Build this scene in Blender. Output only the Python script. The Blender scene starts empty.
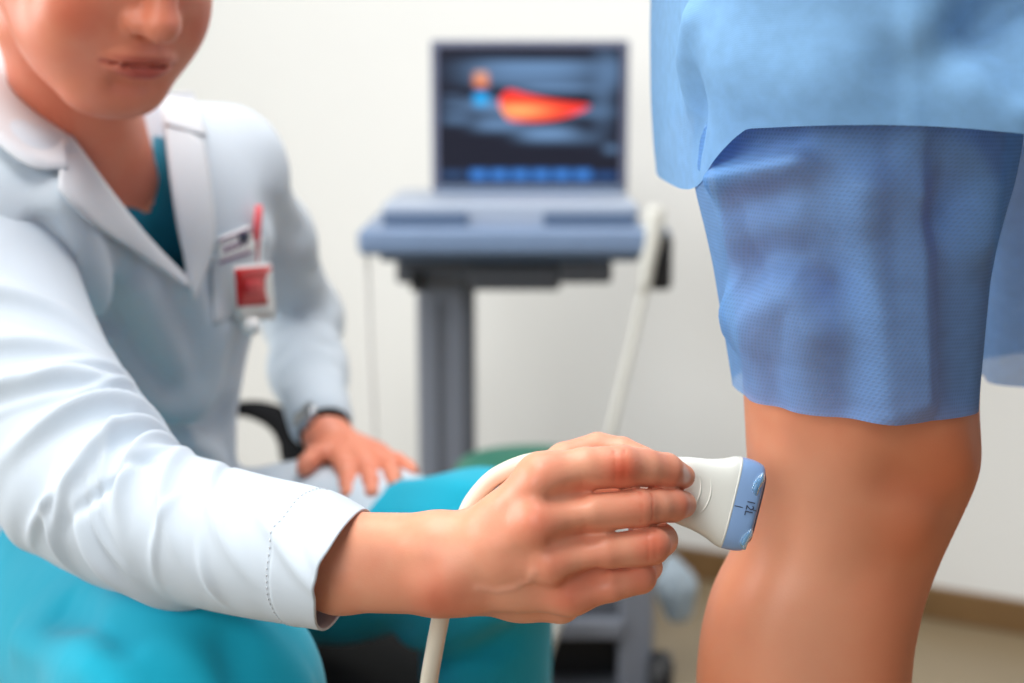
import bpy, bmesh, math, random
import numpy as np
from mathutils import Vector, Matrix

# ------------------------------------------------------------------ camera, world, lights
sc = bpy.context.scene
COL = sc.collection
FPX = 1024 * 50.0 / 36.0
PITCH = math.radians(10.0)
CAM = np.array([0.0, 0.0, 1.03])
cd = bpy.data.cameras.new('camera'); cam = bpy.data.objects.new('camera', cd); COL.objects.link(cam)
cd.lens = 50.0; cd.sensor_width = 36.0; cd.clip_start = 0.05
cam.location = CAM; cam.rotation_euler = (math.pi / 2 - PITCH, 0, 0)
cd.dof.use_dof = True; cd.dof.focus_distance = 0.775; cd.dof.aperture_fstop = 4.3
sc.camera = cam

wd = bpy.data.worlds.new('world'); sc.world = wd; wd.use_nodes = True
wd.node_tree.nodes['Background'].inputs[0].default_value = (0.93, 0.97, 1.0, 1)
wd.node_tree.nodes['Background'].inputs[1].default_value = 0.17


def area(name, loc, target, sx, sy, power, col):
    l = bpy.data.lights.new(name, 'AREA'); l.shape = 'RECTANGLE'; l.size = sx; l.size_y = sy
    l.energy = power; l.color = col
    o = bpy.data.objects.new(name, l); COL.objects.link(o); o.location = loc
    o.rotation_euler = (Vector(target) - Vector(loc)).to_track_quat('-Z', 'Y').to_euler()
    return o


area('ceiling_light_front', (-0.35, 0.35, 2.75), (-0.35, 0.35, 0), 0.9, 0.9, 27, (1.0, 0.985, 0.965))
area('ceiling_light_rear', (-0.1, 1.5, 2.75), (-0.1, 1.5, 0), 2.4, 1.2, 44, (1.0, 0.99, 0.975))
area('window_light', (-1.2, -1.3, 1.8), (0.1, 0.9, 0.85), 1.5, 1.5, 27, (0.97, 0.985, 1.0))
area('side_fill_light', (-2.96, 1.2, 1.6), (0.0, 1.2, 1.6), 1.8, 1.5, 56, (0.96, 0.98, 1.0))  # added unseen source, fills the back wall and cart from the left
sc.view_settings.view_transform = 'Standard'; sc.view_settings.look = 'None'
sc.view_settings.gamma = 1.0; sc.view_settings.use_curve_mapping = False
sc.view_settings.exposure = 0.15

# ------------------------------------------------------------------ projection helpers
AX_R = np.array([1.0, 0, 0]); AX_U = np.array([0, math.sin(PITCH), math.cos(PITCH)])
AX_F = np.array([0, math.cos(PITCH), -math.sin(PITCH)])


def Q(px, py, d):                       # point in the camera's metric frame (x right, y up, z depth)
    return np.array([(px - 512.0) / FPX * d, (341.5 - py) / FPX * d, d])


def to_world(p):
    p = np.asarray(p, float)
    return CAM + p[..., 0:1] * AX_R + p[..., 1:2] * AX_U + p[..., 2:3] * AX_F


def to_cam(w):
    q = np.asarray(w, float) - CAM
    return np.stack([q @ AX_R, q @ AX_U, q @ AX_F], -1)


def W(px, py, d): return to_world(Q(px, py, d))


def WY(px, py, y):                      # point of a sight line on the vertical plane Y = y
    v = to_world(Q(px, py, 1.0)) - CAM
    return CAM + v * (y / v[1])


def WZ(px, py, z):
    v = to_world(Q(px, py, 1.0)) - CAM
    return CAM + v * ((z - CAM[2]) / v[2])


# ------------------------------------------------------------------ objects
def thing(name, label, cat, loc=(0, 0, 0), group=None):
    o = bpy.data.objects.new(name, None); COL.objects.link(o); o.location = loc
    o.empty_display_size = 0.05
    o['label'] = label; o['category'] = cat
    if group: o['group'] = group
    return o


def root_loc(o):
    v = Vector((0, 0, 0))
    while o is not None:
        v += o.location; o = o.parent
    return np.array(v)


def mesh(name, verts, faces, mat, parent=None, smooth=True, label=None, cat=None, kind=None, attr=None, group=None):
    me = bpy.data.meshes.new(name)
    verts = np.asarray(verts, float)
    off = root_loc(parent) if parent is not None else verts.mean(0) * np.array([1, 1, 0]) + np.array([0, 0, verts[:, 2].min()])
    loc = verts - off
    if isinstance(faces, np.ndarray) and faces.ndim == 2:
        n, k = faces.shape
        me.vertices.add(len(loc)); me.vertices.foreach_set('co', loc.astype(np.float32).ravel())
        me.loops.add(n * k); me.loops.foreach_set('vertex_index', faces.astype(np.int32).ravel())
        me.polygons.add(n); me.polygons.foreach_set('loop_start', np.arange(0, n * k, k, dtype=np.int32))
        me.polygons.foreach_set('loop_total', np.full(n, k, dtype=np.int32))
        me.update(calc_edges=True)
    else:
        me.from_pydata([tuple(v) for v in loc], [], [tuple(f) for f in faces]); me.update()
    if smooth: me.polygons.foreach_set('use_smooth', np.ones(len(me.polygons), dtype=bool))
    if attr is not None:
        for an, av in attr.items():
            a = me.attributes.new(an, 'FLOAT_COLOR', 'POINT')
            full = np.ones((len(loc), 4), np.float32); full[:, :3] = av
            a.data.foreach_set('color', full.ravel())
    me.validate()
    o = bpy.data.objects.new(name, me); COL.objects.link(o)
    if mat: me.materials.append(mat)
    if parent is not None: o.parent = parent
    else: o.location = off
    if label: o['label'] = label
    if cat: o['category'] = cat
    if kind: o['kind'] = kind
    if group: o['group'] = group
    return o


def bevelled_box(x0, x1, y0, y1, z0, z1, b=0.004, seg=2):
    bm = bmesh.new(); bmesh.ops.create_cube(bm, size=1.0)
    for v in bm.verts:
        v.co = Vector(((x0 + x1) / 2 + v.co.x * (x1 - x0), (y0 + y1) / 2 + v.co.y * (y1 - y0), (z0 + z1) / 2 + v.co.z * (z1 - z0)))
    if b > 0: bmesh.ops.bevel(bm, geom=bm.edges[:], offset=b, segments=seg, profile=0.5, affect='EDGES')
    V = [tuple(v.co) for v in bm.verts]; F = [[v.index for v in f.verts] for f in bm.faces]
    bm.free(); return np.array(V), F


def box(name, x0, x1, y0, y1, z0, z1, mat, parent=None, b=0.004, seg=2, rot=None, pivot=None, **kw):
    V, F = bevelled_box(x0, x1, y0, y1, z0, z1, b, seg)
    if rot is not None:
        R = np.array(Matrix.Rotation(rot[1], 3, rot[0])); pv = np.array(pivot)
        V = (V - pv) @ R.T + pv
    return mesh(name, V, F, mat, parent, smooth=False, **kw)


def sweep(pts, radii, n=16, closed_ends=True):
    """round tube through world points; returns verts, quad faces"""
    pts = np.asarray(pts, float); m = len(pts); radii = np.broadcast_to(np.asarray(radii, float), (m,))
    T = np.gradient(pts, axis=0); T /= np.linalg.norm(T, axis=1)[:, None]
    ref = np.array([0, 0, 1.0]) if abs(T[0][2]) < 0.9 else np.array([1.0, 0, 0])
    e = np.cross(T[0], ref); e /= np.linalg.norm(e); V = []
    for i in range(m):
        e = e - T[i] * (e @ T[i]); e /= np.linalg.norm(e); f = np.cross(T[i], e)
        a = np.arange(n) * 2 * math.pi / n
        V.append(pts[i] + radii[i] * (np.cos(a)[:, None] * e + np.sin(a)[:, None] * f))
    V = np.concatenate(V); F = []
    for i in range(m - 1):
        for j in range(n):
            k = (j + 1) % n
            F.append((i * n + j, i * n + k, (i + 1) * n + k, (i + 1) * n + j))
    if closed_ends:
        F.append(tuple(range(n))[::-1]); F.append(tuple((m - 1) * n + j for j in range(n)))
    return V, F


def spline(keys, n):
    """Catmull-Rom through keys"""
    K = np.asarray(keys, float); K = np.vstack([2 * K[0] - K[1], K, 2 * K[-1] - K[-2]])
    t = np.linspace(0, len(K) - 3 - 1e-6, n); i = t.astype(int); u = (t - i)[:, None]
    p0, p1, p2, p3 = K[i], K[i + 1], K[i + 2], K[i + 3]
    return 0.5 * (2 * p1 + (p2 - p0) * u + (2 * p0 - 5 * p1 + 4 * p2 - p3) * u ** 2 + (3 * p1 - p0 - 3 * p2 + p3) * u ** 3)


def grid_faces(nu, nv, wrap=False):
    i, j = np.meshgrid(np.arange(nu - 1), np.arange(nv if wrap else nv - 1), indexing='ij')
    k = (j + 1) % nv
    return np.stack([i * nv + j, i * nv + k, (i + 1) * nv + k, (i + 1) * nv + j], -1).reshape(-1, 4)


def solidify(o, t, offset=-1.0):
    m = o.modifiers.new('thickness', 'SOLIDIFY'); m.thickness = t; m.offset = offset
    return o


# ------------------------------------------------------------------ implicit surfaces
def f32(a): return np.asarray(a, np.float32)


class Field:
    """smooth blend of tapered capsules, ellipsoids, dents and bumps"""
    def __init__(s): s.ops = []

    def cap(s, a, b, ra, rb, k=0.01, sub=False):
        a, b = np.asarray(a, float), np.asarray(b, float); ab = b - a; L = max(float(ab @ ab), 1e-12)
        A, AB = f32(a), f32(ab)

        def fn(p):
            q = p - A; t = np.clip((q @ AB) / L, 0, 1)
            return np.linalg.norm(q - t[:, None] * AB, axis=1) - (ra + (rb - ra) * t)
        s.ops.append((('s' if sub else 'u'), fn, k, (a + b) / 2, np.sqrt(L) / 2 + max(ra, rb))); return s

    def chain(s, pts, rs, k=0.01, sub=False):
        for i in range(len(pts) - 1): s.cap(pts[i], pts[i + 1], rs[i], rs[i + 1], k, sub)
        return s

    def ell(s, c, rad, M=None, k=0.01, sub=False):
        c = np.asarray(c, float); rad = np.asarray(rad, float); M = np.eye(3) if M is None else np.asarray(M)
        C, R, MM = f32(c), f32(rad), f32(M)     # columns of M are the axes

        def fn(p):
            q = (p - C) @ MM; k0 = np.linalg.norm(q / R, axis=1); k1 = np.linalg.norm(q / (R * R), axis=1)
            return np.where(k1 > 1e-9, k0 * (k0 - 1) / np.maximum(k1, 1e-9), -float(rad.min()))
        s.ops.append((('s' if sub else 'u'), fn, k, c, rad.max())); return s

    def bump(s, pts, amp, sig):
        """raises (amp>0) or dents the surface along a polyline"""
        P = [f32(x) for x in pts]

        def fn(p):
            d2 = None
            for i in range(max(1, len(P) - 1)):
                a = P[i]; ab = (P[i + 1] - a) if len(P) > 1 else np.zeros(3, np.float32)
                q = p - a; t = np.clip((q @ ab) / max(float(ab @ ab), 1e-12), 0, 1)
                v = ((q - t[:, None] * ab) ** 2).sum(1); d2 = v if d2 is None else np.minimum(d2, v)
            return -amp * np.exp(-d2 / (2 * sig * sig))
        c = np.mean([np.asarray(x, float) for x in pts], 0)
        R = max(np.linalg.norm(np.asarray(x) - c) for x in pts) + 3.5 * sig
        s.ops.append(('d', fn, 0, c, R)); return s

    def func(s, kind, fn, c, R, k=0.0): s.ops.append((kind, fn, k, np.asarray(c, float), R)); return s

    def __call__(s, p, cull=True):
        p = f32(p); f = np.full(len(p), 1.0, np.float32)
        if cull and len(p) > 200:
            lo, hi = p.min(0), p.max(0)
        else: cull = False
        for kind, fn, k, c, R in s.ops:
            idx = None; q = p
            if cull and R < 5:
                m = ((p - f32(c)) ** 2).sum(1) < (R + k + 0.03) ** 2
                if not m.any(): continue
                if not m.all(): idx = np.nonzero(m)[0]; q = p[idx]
            d = fn(q).astype(np.float32); cur = f if idx is None else f[idx]
            if kind == 'u':
                if k > 0:
                    h = np.maximum(k - np.abs(d - cur), 0) / k; r = np.minimum(d, cur) - h * h * k * 0.25
                else: r = np.minimum(d, cur)
            elif kind == 's':
                d = -d
                if k > 0:
                    h = np.maximum(k - np.abs(d - cur), 0) / k; r = np.maximum(d, cur) + h * h * k * 0.25
                else: r = np.maximum(d, cur)
            else: r = cur + d
            if idx is None: f = r
            else: f[idx] = r
        return f


def extract(F, lo, hi, h, B=8, margin=1.5):
    """surface nets on a grid that is refined only near the surface"""
    lo = np.asarray(lo, float); hi = np.asarray(hi, float)
    nb = np.ceil((hi - lo) / (h * B)).astype(int); n = nb * B
    bi = np.stack(np.meshgrid(*[np.arange(k) for k in nb], indexing='ij'), -1).reshape(-1, 3)
    ctr = lo + (bi * B + (B - 1) / 2.0) * h
    fc = np.concatenate([F(c, cull=False) for c in np.array_split(ctr, max(1, len(ctr) // 200000))])
    V = np.repeat(np.repeat(np.repeat(fc.reshape(nb), B, 0), B, 1), B, 2).astype(np.float32)
    act = bi[np.abs(fc) < 0.87 * B * h * margin]
    loc = np.stack(np.meshgrid(*[np.arange(B)] * 3, indexing='ij'), -1).reshape(-1, 3)
    # spatially grouped chunks so that culling works
    for ch in np.array_split(act, max(1, len(act) // 60)):
        idx = (ch[:, None, :] * B + loc[None]).reshape(-1, 3)
        V[idx[:, 0], idx[:, 1], idx[:, 2]] = F(lo + idx * h)
    V[0], V[-1] = 1, 1; V[:, 0], V[:, -1] = 1, 1; V[:, :, 0], V[:, :, -1] = 1, 1
    ins = V < 0
    cs = np.zeros(np.array(V.shape) - 1, np.int8)
    for a in (0, 1):
        for b in (0, 1):
            for c in (0, 1):
                cs += ins[a:V.shape[0] - 1 + a, b:V.shape[1] - 1 + b, c:V.shape[2] - 1 + c]
    cells = np.argwhere((cs > 0) & (cs < 8)); vid = -np.ones(cs.shape, np.int64)
    vid[cells[:, 0], cells[:, 1], cells[:, 2]] = np.arange(len(cells))
    acc = np.zeros((len(cells), 3)); cnt = np.zeros(len(cells))
    corners = [(a, b, c) for a in (0, 1) for b in (0, 1) for c in (0, 1)]
    cv = {o: V[cells[:, 0] + o[0], cells[:, 1] + o[1], cells[:, 2] + o[2]] for o in corners}
    for o in corners:
        for ax in range(3):
            if o[ax]: continue
            o2 = list(o); o2[ax] = 1; o2 = tuple(o2)
            va, vb = cv[o], cv[o2]; m = (va < 0) != (vb < 0)
            t = np.where(m, va / np.where(m, va - vb, 1), 0)
            p = np.tile(np.array(o, float), (len(cells), 1)); p[:, ax] = t
            acc[m] += p[m]; cnt[m] += 1
    P = lo + (cells + acc / cnt[:, None]) * h
    quads = []
    for ax in range(3):
        sl0 = [slice(None)] * 3; sl1 = [slice(None)] * 3; sl0[ax] = slice(0, -1); sl1[ax] = slice(1, None)
        a, b = ins[tuple(sl0)], ins[tuple(sl1)]
        e = np.argwhere(a != b); u, v = (ax + 1) % 3, (ax + 2) % 3
        e = e[(e[:, u] > 0) & (e[:, v] > 0)]
        fl = ins[e[:, 0], e[:, 1], e[:, 2]]
        def cid(du, dv):
            x = e.copy(); x[:, u] -= du; x[:, v] -= dv; return vid[x[:, 0], x[:, 1], x[:, 2]]
        q = np.stack([cid(1, 1), cid(0, 1), cid(0, 0), cid(1, 0)], -1)
        q[~fl] = q[~fl][:, ::-1]; quads.append(q)
    q = np.concatenate(quads); q = q[(q >= 0).all(1)]
    P = P.astype(np.float64)
    for _ in range(2):
        e = h * 0.3; f0 = F(P); g = np.stack([(F(P + d) - F(P - d)) / (2 * e) for d in np.eye(3) * e], -1)
        g2 = np.maximum((g * g).sum(1), 0.05); st = (f0 / g2)[:, None] * g
        ln = np.linalg.norm(st, axis=1); st *= np.minimum(1, h * 0.5 / np.maximum(ln, 1e-9))[:, None]; P -= st
    return P, q


def seg_dist(p, pts):
    d = None; pts = [np.asarray(x, float) for x in pts]
    for i in range(max(1, len(pts) - 1)):
        a = pts[i]; ab = (pts[i + 1] - a) if len(pts) > 1 else np.zeros(3)
        t = np.clip(((p - a) @ ab) / max(ab @ ab, 1e-12), 0, 1); v = np.linalg.norm(p - a - t[:, None] * ab, axis=1)
        d = v if d is None else np.minimum(d, v)
    return d


def gauss(p, pts, sig): return np.exp(-seg_dist(p, pts) ** 2 / (2 * sig * sig))


# ------------------------------------------------------------------ materials
def lin(r, g, b):
    f = lambda c: (c / 255 / 12.92) if c / 255 <= 0.04045 else ((c / 255 + 0.055) / 1.055) ** 2.4
    return (f(r), f(g), f(b), 1)


def mat(name, col, rough=0.5, metal=0.0, noise=None, bump=None, sss=0.0, sheen=0.0, spec=0.5, coat=0.0):
    m = bpy.data.materials.new(name); m.use_nodes = True; nt = m.node_tree; N, L = nt.nodes, nt.links
    b = N['Principled BSDF']; b.inputs['Base Color'].default_value = col
    b.inputs['Roughness'].default_value = rough; b.inputs['Metallic'].default_value = metal
    b.inputs['Specular IOR Level'].default_value = spec; b.inputs['Coat Weight'].default_value = coat
    if sheen: b.inputs['Sheen Weight'].default_value = sheen
    if sss:
        b.inputs['Subsurface Weight'].default_value = sss; b.inputs['Subsurface Radius'].default_value = (1.0, 0.35, 0.2)
        b.inputs['Subsurface Scale'].default_value = 0.0022
    tc = N.new('ShaderNodeTexCoord')
    if noise:
        sc_, amt = noise
        n = N.new('ShaderNodeTexNoise'); n.inputs['Scale'].default_value = sc_; n.inputs['Detail'].default_value = 4
        L.new(tc.outputs['Object'], n.inputs['Vector'])
        mx = N.new('ShaderNodeMix'); mx.data_type = 'RGBA'; mx.blend_type = 'MIX'
        r = N.new('ShaderNodeMapRange'); r.inputs[1].default_value = 0.3; r.inputs[2].default_value = 0.7
        L.new(n.outputs['Fac'], r.inputs[0]); L.new(r.outputs[0], mx.inputs[0])
        mx.inputs[6].default_value = tuple(c * (1 - amt) for c in col[:3]) + (1,)
        mx.inputs[7].default_value = tuple(min(1, c * (1 + amt)) for c in col[:3]) + (1,)
        L.new(mx.outputs[2], b.inputs['Base Color'])
    if bump:
        sc_, st, dist = bump
        n = N.new('ShaderNodeTexNoise'); n.inputs['Scale'].default_value = sc_; n.inputs['Detail'].default_value = 3
        L.new(tc.outputs['Object'], n.inputs['Vector'])
        bp = N.new('ShaderNodeBump'); bp.inputs['Strength'].default_value = st; bp.inputs['Distance'].default_value = dist
        L.new(n.outputs['Fac'], bp.inputs['Height']); L.new(bp.outputs[0], b.inputs['Normal'])
    return m


def skin_mat(name, base, red, pale, lip, mott=0.08):
    m = mat(name, base, rough=0.40, sss=0.12, bump=(900, 0.12, 0.0006), spec=0.4)
    nt = m.node_tree; N, L = nt.nodes, nt.links; b = N['Principled BSDF']
    at = N.new('ShaderNodeAttribute'); at.attribute_name = 'tone'
    sp = N.new('ShaderNodeSeparateColor'); L.new(at.outputs['Color'], sp.inputs[0])
    tc = N.new('ShaderNodeTexCoord'); n = N.new('ShaderNodeTexNoise'); n.inputs['Scale'].default_value = 60
    n.inputs['Detail'].default_value = 5; L.new(tc.outputs['Object'], n.inputs['Vector'])
    r = N.new('ShaderNodeMapRange'); r.inputs[1].default_value = 0.35; r.inputs[2].default_value = 0.7
    L.new(n.outputs['Fac'], r.inputs[0])
    prev = N.new('ShaderNodeMix'); prev.data_type = 'RGBA'
    prev.inputs[6].default_value = base
    prev.inputs[7].default_value = (base[0] * (1 - mott * 0.3), base[1] * (1 - mott * 1.6), base[2] * (1 - mott * 1.8), 1)
    L.new(r.outputs[0], prev.inputs[0])
    for ch, c in (('Red', red), ('Green', pale), ('Blue', lip)):
        mx = N.new('ShaderNodeMix'); mx.data_type = 'RGBA'; mx.inputs[7].default_value = c
        L.new(prev.outputs[2], mx.inputs[6]); L.new(sp.outputs[ch], mx.inputs[0]); prev = mx
    L.new(prev.outputs[2], b.inputs['Base Color'])
    return m


def cloth_mat(name, col, trans=0.25, weave=1400, wst=0.15, fold=None, rough=0.85):
    m = bpy.data.materials.new(name); m.use_nodes = True; nt = m.node_tree; N, L = nt.nodes, nt.links
    b = N['Principled BSDF']; b.inputs['Base Color'].default_value = col; b.inputs['Roughness'].default_value = rough
    b.inputs['Specular IOR Level'].default_value = 0.2; b.inputs['Sheen Weight'].default_value = 0.15
    tc = N.new('ShaderNodeTexCoord')
    w = N.new('ShaderNodeTexNoise'); w.inputs['Scale'].default_value = weave; w.inputs['Detail'].default_value = 2
    L.new(tc.outputs['Object'], w.inputs['Vector'])
    bp = N.new('ShaderNodeBump'); bp.inputs['Strength'].default_value = wst; bp.inputs['Distance'].default_value = 0.0005
    L.new(w.outputs['Fac'], bp.inputs['Height'])
    last = bp
    if fold:
        fs, fst, fd = fold
        mp = N.new('ShaderNodeMapping'); mp.inputs['Scale'].default_value = (1.0, 1.0, 0.55); mp.inputs['Rotation'].default_value = (0.3, 0.5, 0.2)
        L.new(tc.outputs['Object'], mp.inputs['Vector'])
        n2 = N.new('ShaderNodeTexNoise'); n2.inputs['Scale'].default_value = fs; n2.inputs['Detail'].default_value = 2.5
        n2.inputs['Distortion'].default_value = 0.6; L.new(mp.outputs[0], n2.inputs['Vector'])
        b2 = N.new('ShaderNodeBump'); b2.inputs['Strength'].default_value = fst; b2.inputs['Distance'].default_value = fd
        L.new(n2.outputs['Fac'], b2.inputs['Height']); L.new(bp.outputs[0], b2.inputs['Normal']); last = b2
    L.new(last.outputs[0], b.inputs['Normal'])
    if trans:
        t = N.new('ShaderNodeBsdfTranslucent'); t.inputs[0].default_value = col
        mx = N.new('ShaderNodeMixShader'); mx.inputs[0].default_value = trans
        L.new(b.outputs[0], mx.inputs[1]); L.new(t.outputs[0], mx.inputs[2]); L.new(mx.outputs[0], N['Material Output'].inputs[0])
    return m


def gown_mat(name, col, alpha, pattern, trans=0.3):
    """thin blue nonwoven: scattering, light coming through and a little see-through between the fibres"""
    m = bpy.data.materials.new(name); m.use_nodes = True; nt = m.node_tree; N, L = nt.nodes, nt.links
    b = N['Principled BSDF']; b.inputs['Roughness'].default_value = 0.75; b.inputs['Specular IOR Level'].default_value = 0.25
    tc = N.new('ShaderNodeTexCoord')
    n = N.new('ShaderNodeTexNoise'); n.inputs['Scale'].default_value = 85; n.inputs['Detail'].default_value = 7
    mp = N.new('ShaderNodeMapping'); mp.inputs['Scale'].default_value = (1, 1, 1.3); L.new(tc.outputs['Object'], mp.inputs[0])
    L.new(mp.outputs[0], n.inputs['Vector'])
    r = N.new('ShaderNodeMapRange'); r.inputs[1].default_value = 0.32; r.inputs[2].default_value = 0.7
    L.new(n.outputs['Fac'], r.inputs[0])
    cm = N.new('ShaderNodeMix'); cm.data_type = 'RGBA'
    cm.inputs[6].default_value = tuple(c * 0.93 for c in col[:3]) + (1,); cm.inputs[7].default_value = tuple(min(1, c * 1.06) for c in col[:3]) + (1,)
    L.new(r.outputs[0], cm.inputs[0])
    uv = N.new('ShaderNodeUVMap'); uv.uv_map = 'cloth'
    # embossed pattern: staggered dots at the fabric's own scale (uv in metres)
    vo = N.new('ShaderNodeTexVoronoi'); vo.voronoi_dimensions = '2D'; vo.inputs['Scale'].default_value = 1.0; vo.inputs['Randomness'].default_value = 0.0
    sh = N.new('ShaderNodeSeparateXYZ'); L.new(uv.outputs[0], sh.inputs[0])
    mu = N.new('ShaderNodeMath'); mu.operation = 'MULTIPLY'; mu.inputs[1].default_value = pattern; L.new(sh.outputs[0], mu.inputs[0])
    mv = N.new('ShaderNodeMath'); mv.operation = 'MULTIPLY'; mv.inputs[1].default_value = pattern; L.new(sh.outputs[1], mv.inputs[0])
    hv = N.new('ShaderNodeMath'); hv.operation = 'MULTIPLY_ADD'; hv.inputs[1].default_value = 0.5
    L.new(mv.outputs[0], hv.inputs[0]); L.new(mu.outputs[0], hv.inputs[2])
    cb = N.new('ShaderNodeCombineXYZ'); L.new(hv.outputs[0], cb.inputs[0]); L.new(mv.outputs[0], cb.inputs[1]); L.new(cb.outputs[0], vo.inputs['Vector'])
    dr = N.new('ShaderNodeMapRange'); dr.inputs[1].default_value = 0.2; dr.inputs[2].default_value = 0.42
    L.new(vo.outputs['Distance'], dr.inputs[0])
    bp = N.new('ShaderNodeBump'); bp.inputs['Strength'].default_value = 0.22; bp.inputs['Distance'].default_value = 0.0006
    L.new(dr.outputs[0], bp.inputs['Height'])
    b2 = N.new('ShaderNodeBump'); b2.inputs['Strength'].default_value = 0.12; b2.inputs['Distance'].default_value = 0.003
    n3 = N.new('ShaderNodeTexNoise'); n3.inputs['Scale'].default_value = 26; n3.inputs['Detail'].default_value = 3
    L.new(tc.outputs['Object'], n3.inputs['Vector']); L.new(n3.outputs['Fac'], b2.inputs['Height']); L.new(bp.outputs[0], b2.inputs['Normal'])
    L.new(b2.outputs[0], b.inputs['Normal'])
    L.new(cm.outputs[2], b.inputs['Base Color'])
    t = N.new('ShaderNodeBsdfTranslucent'); L.new(cm.outputs[2], t.inputs[0])
    mx = N.new('ShaderNodeMixShader'); mx.inputs[0].default_value = trans; L.new(b.outputs[0], mx.inputs[1]); L.new(t.outputs[0], mx.inputs[2])
    tr = N.new('ShaderNodeBsdfTransparent')
    am = N.new('ShaderNodeMath'); am.operation = 'MULTIPLY_ADD'; am.inputs[1].default_value = -alpha * 0.5; am.inputs[2].default_value = alpha * 1.25
    L.new(dr.outputs[0], am.inputs[0])
    m2 = N.new('ShaderNodeMixShader'); L.new(am.outputs[0], m2.inputs[0]); L.new(mx.outputs[0], m2.inputs[1]); L.new(tr.outputs[0], m2.inputs[2])
    L.new(m2.outputs[0], N['Material Output'].inputs[0])
    return m


def emit_attr(name, strength):
    m = bpy.data.materials.new(name); m.use_nodes = True; N, L = m.node_tree.nodes, m.node_tree.links
    b = N['Principled BSDF']; a = N.new('ShaderNodeAttribute'); a.attribute_name = 'picture'
    b.inputs['Base Color'].default_value = (0.004, 0.004, 0.006, 1); b.inputs['Roughness'].default_value = 0.35; b.inputs['Specular IOR Level'].default_value = 0.08
    L.new(a.outputs['Color'], b.inputs['Emission Color']); b.inputs['Emission Strength'].default_value = strength
    return m


M = {}
M['wall'] = mat('white_wall_paint', lin(236, 237, 234), 0.8, noise=(1.2, 0.015), bump=(120, 0.05, 0.001))
M['floor'] = mat('beige_vinyl_floor', lin(142, 126, 100), 0.35, noise=(3.0, 0.06))
M['base'] = mat('brown_baseboard', lin(122, 92, 56), 0.45, noise=(14, 0.1))
M['skin'] = skin_mat('skin_hand_face', lin(234, 164, 132), lin(208, 80, 50), lin(246, 206, 192), lin(176, 62, 58))
M['legskin'] = skin_mat('skin_leg', lin(224, 142, 102), lin(206, 104, 66), lin(232, 186, 160), lin(150, 80, 60), 0.05)
M['coat'] = cloth_mat('white_coat_cotton', lin(211, 222, 232), 0.12, 1500, 0.12, fold=(16, 0.25, 0.01))
M['lapel'] = cloth_mat('white_coat_cotton_double', lin(222, 226, 231), 0.05, 1500, 0.1)
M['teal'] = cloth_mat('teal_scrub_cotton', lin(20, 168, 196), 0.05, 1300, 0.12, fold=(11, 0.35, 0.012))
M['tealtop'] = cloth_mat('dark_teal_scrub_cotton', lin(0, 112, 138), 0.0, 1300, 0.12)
M['gown_upper'] = gown_mat('blue_gown_nonwoven', lin(144, 196, 244), 0.03, 900, 0.28)
M['gown_lower'] = gown_mat('blue_shorts_nonwoven', lin(116, 172, 236), 0.27, 440, 0.25)
M['probe'] = mat('ivory_probe_plastic', lin(232, 234, 226), 0.28, coat=0.15)
M['probeblue'] = mat('blue_grey_probe_rubber', lin(138, 172, 218), 0.35)
M['probeface'] = mat('dark_lens_rubber', lin(78, 92, 120), 0.4)
M['print'] = mat('dark_print_ink', lin(52, 62, 84), 0.6)
M['cable'] = mat('ivory_cable_sheath', lin(226, 219, 200), 0.4)
M['greycable'] = mat('grey_cable_sheath', lin(214, 214, 206), 0.45)
M['bluegrey'] = mat('blue_grey_equipment_plastic', lin(118, 140, 172), 0.4, noise=(30, 0.03))
M['bluelight'] = mat('pale_blue_grey_plastic', lin(166, 178, 196), 0.4)
M['bluedark'] = mat('slate_plastic', lin(92, 112, 140), 0.45)
M['darkgrey'] = mat('dark_grey_metal', lin(88, 92, 100), 0.45)
M['midgrey'] = mat('grey_painted_column', lin(126, 132, 144), 0.4)
M['black'] = mat('black_plastic', lin(24, 25, 28), 0.45)
M['blackpad'] = mat('black_vinyl_padding', lin(11, 12, 15), 0.7, bump=(300, 0.1, 0.001), spec=.12)
M['green'] = mat('green_vinyl', lin(36, 108, 88), 0.5, bump=(200, 0.08, 0.001))
M['red'] = mat('red_badge_print', lin(205, 22, 32), 0.4)
M['white'] = mat('white_card_plastic', lin(238, 238, 236), 0.35)
M['purple'] = mat('purple_thread', lin(128, 92, 128), 0.7)
M['pink'] = mat('pink_pen_plastic', lin(232, 96, 104), 0.35)
M['hair'] = mat('brown_hair', lin(74, 50, 36), 0.5, bump=(500, 0.5, 0.003))
M['eye'] = mat('eye_white', lin(232, 228, 222), 0.15); M['iris'] = mat('grey_iris', lin(70, 84, 92), 0.2)
M['shoe'] = mat('white_shoe_leather', lin(225, 225, 222), 0.45)
M['chrome'] = mat('brushed_steel', lin(180, 182, 186), 0.25, metal=1.0)
M['wood'] = mat('step_wood', lin(170, 134, 92), 0.5, noise=(20, 0.15))
M['bagblue'] = cloth_mat('pale_blue_plastic_film', lin(196, 211, 222), 0.4, 200, 0.1, fold=(30, 0.6, 0.01), rough=0.35)


def gel_mat():
    m = mat('clear_gel', lin(170, 215, 240), 0.06, spec=0.6)
    b = m.node_tree.nodes['Principled BSDF']; b.inputs['Transmission Weight'].default_value = 0.75; b.inputs['IOR'].default_value = 1.36
    return m


M['gel'] = gel_mat()
M['screen'] = emit_attr('screen_glow', 1.25)

# ------------------------------------------------------------------ the room
fa, fb = WZ(690, 575, 0), WZ(1024, 632, 0)
wd2 = (fb - fa); wd2[2] = 0; wd2 /= np.linalg.norm(wd2); wn = np.array([-wd2[1], wd2[0], 0])      # along the wall, and away behind it
if wn[1] < 0: wn = -wn
wm = fa


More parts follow.
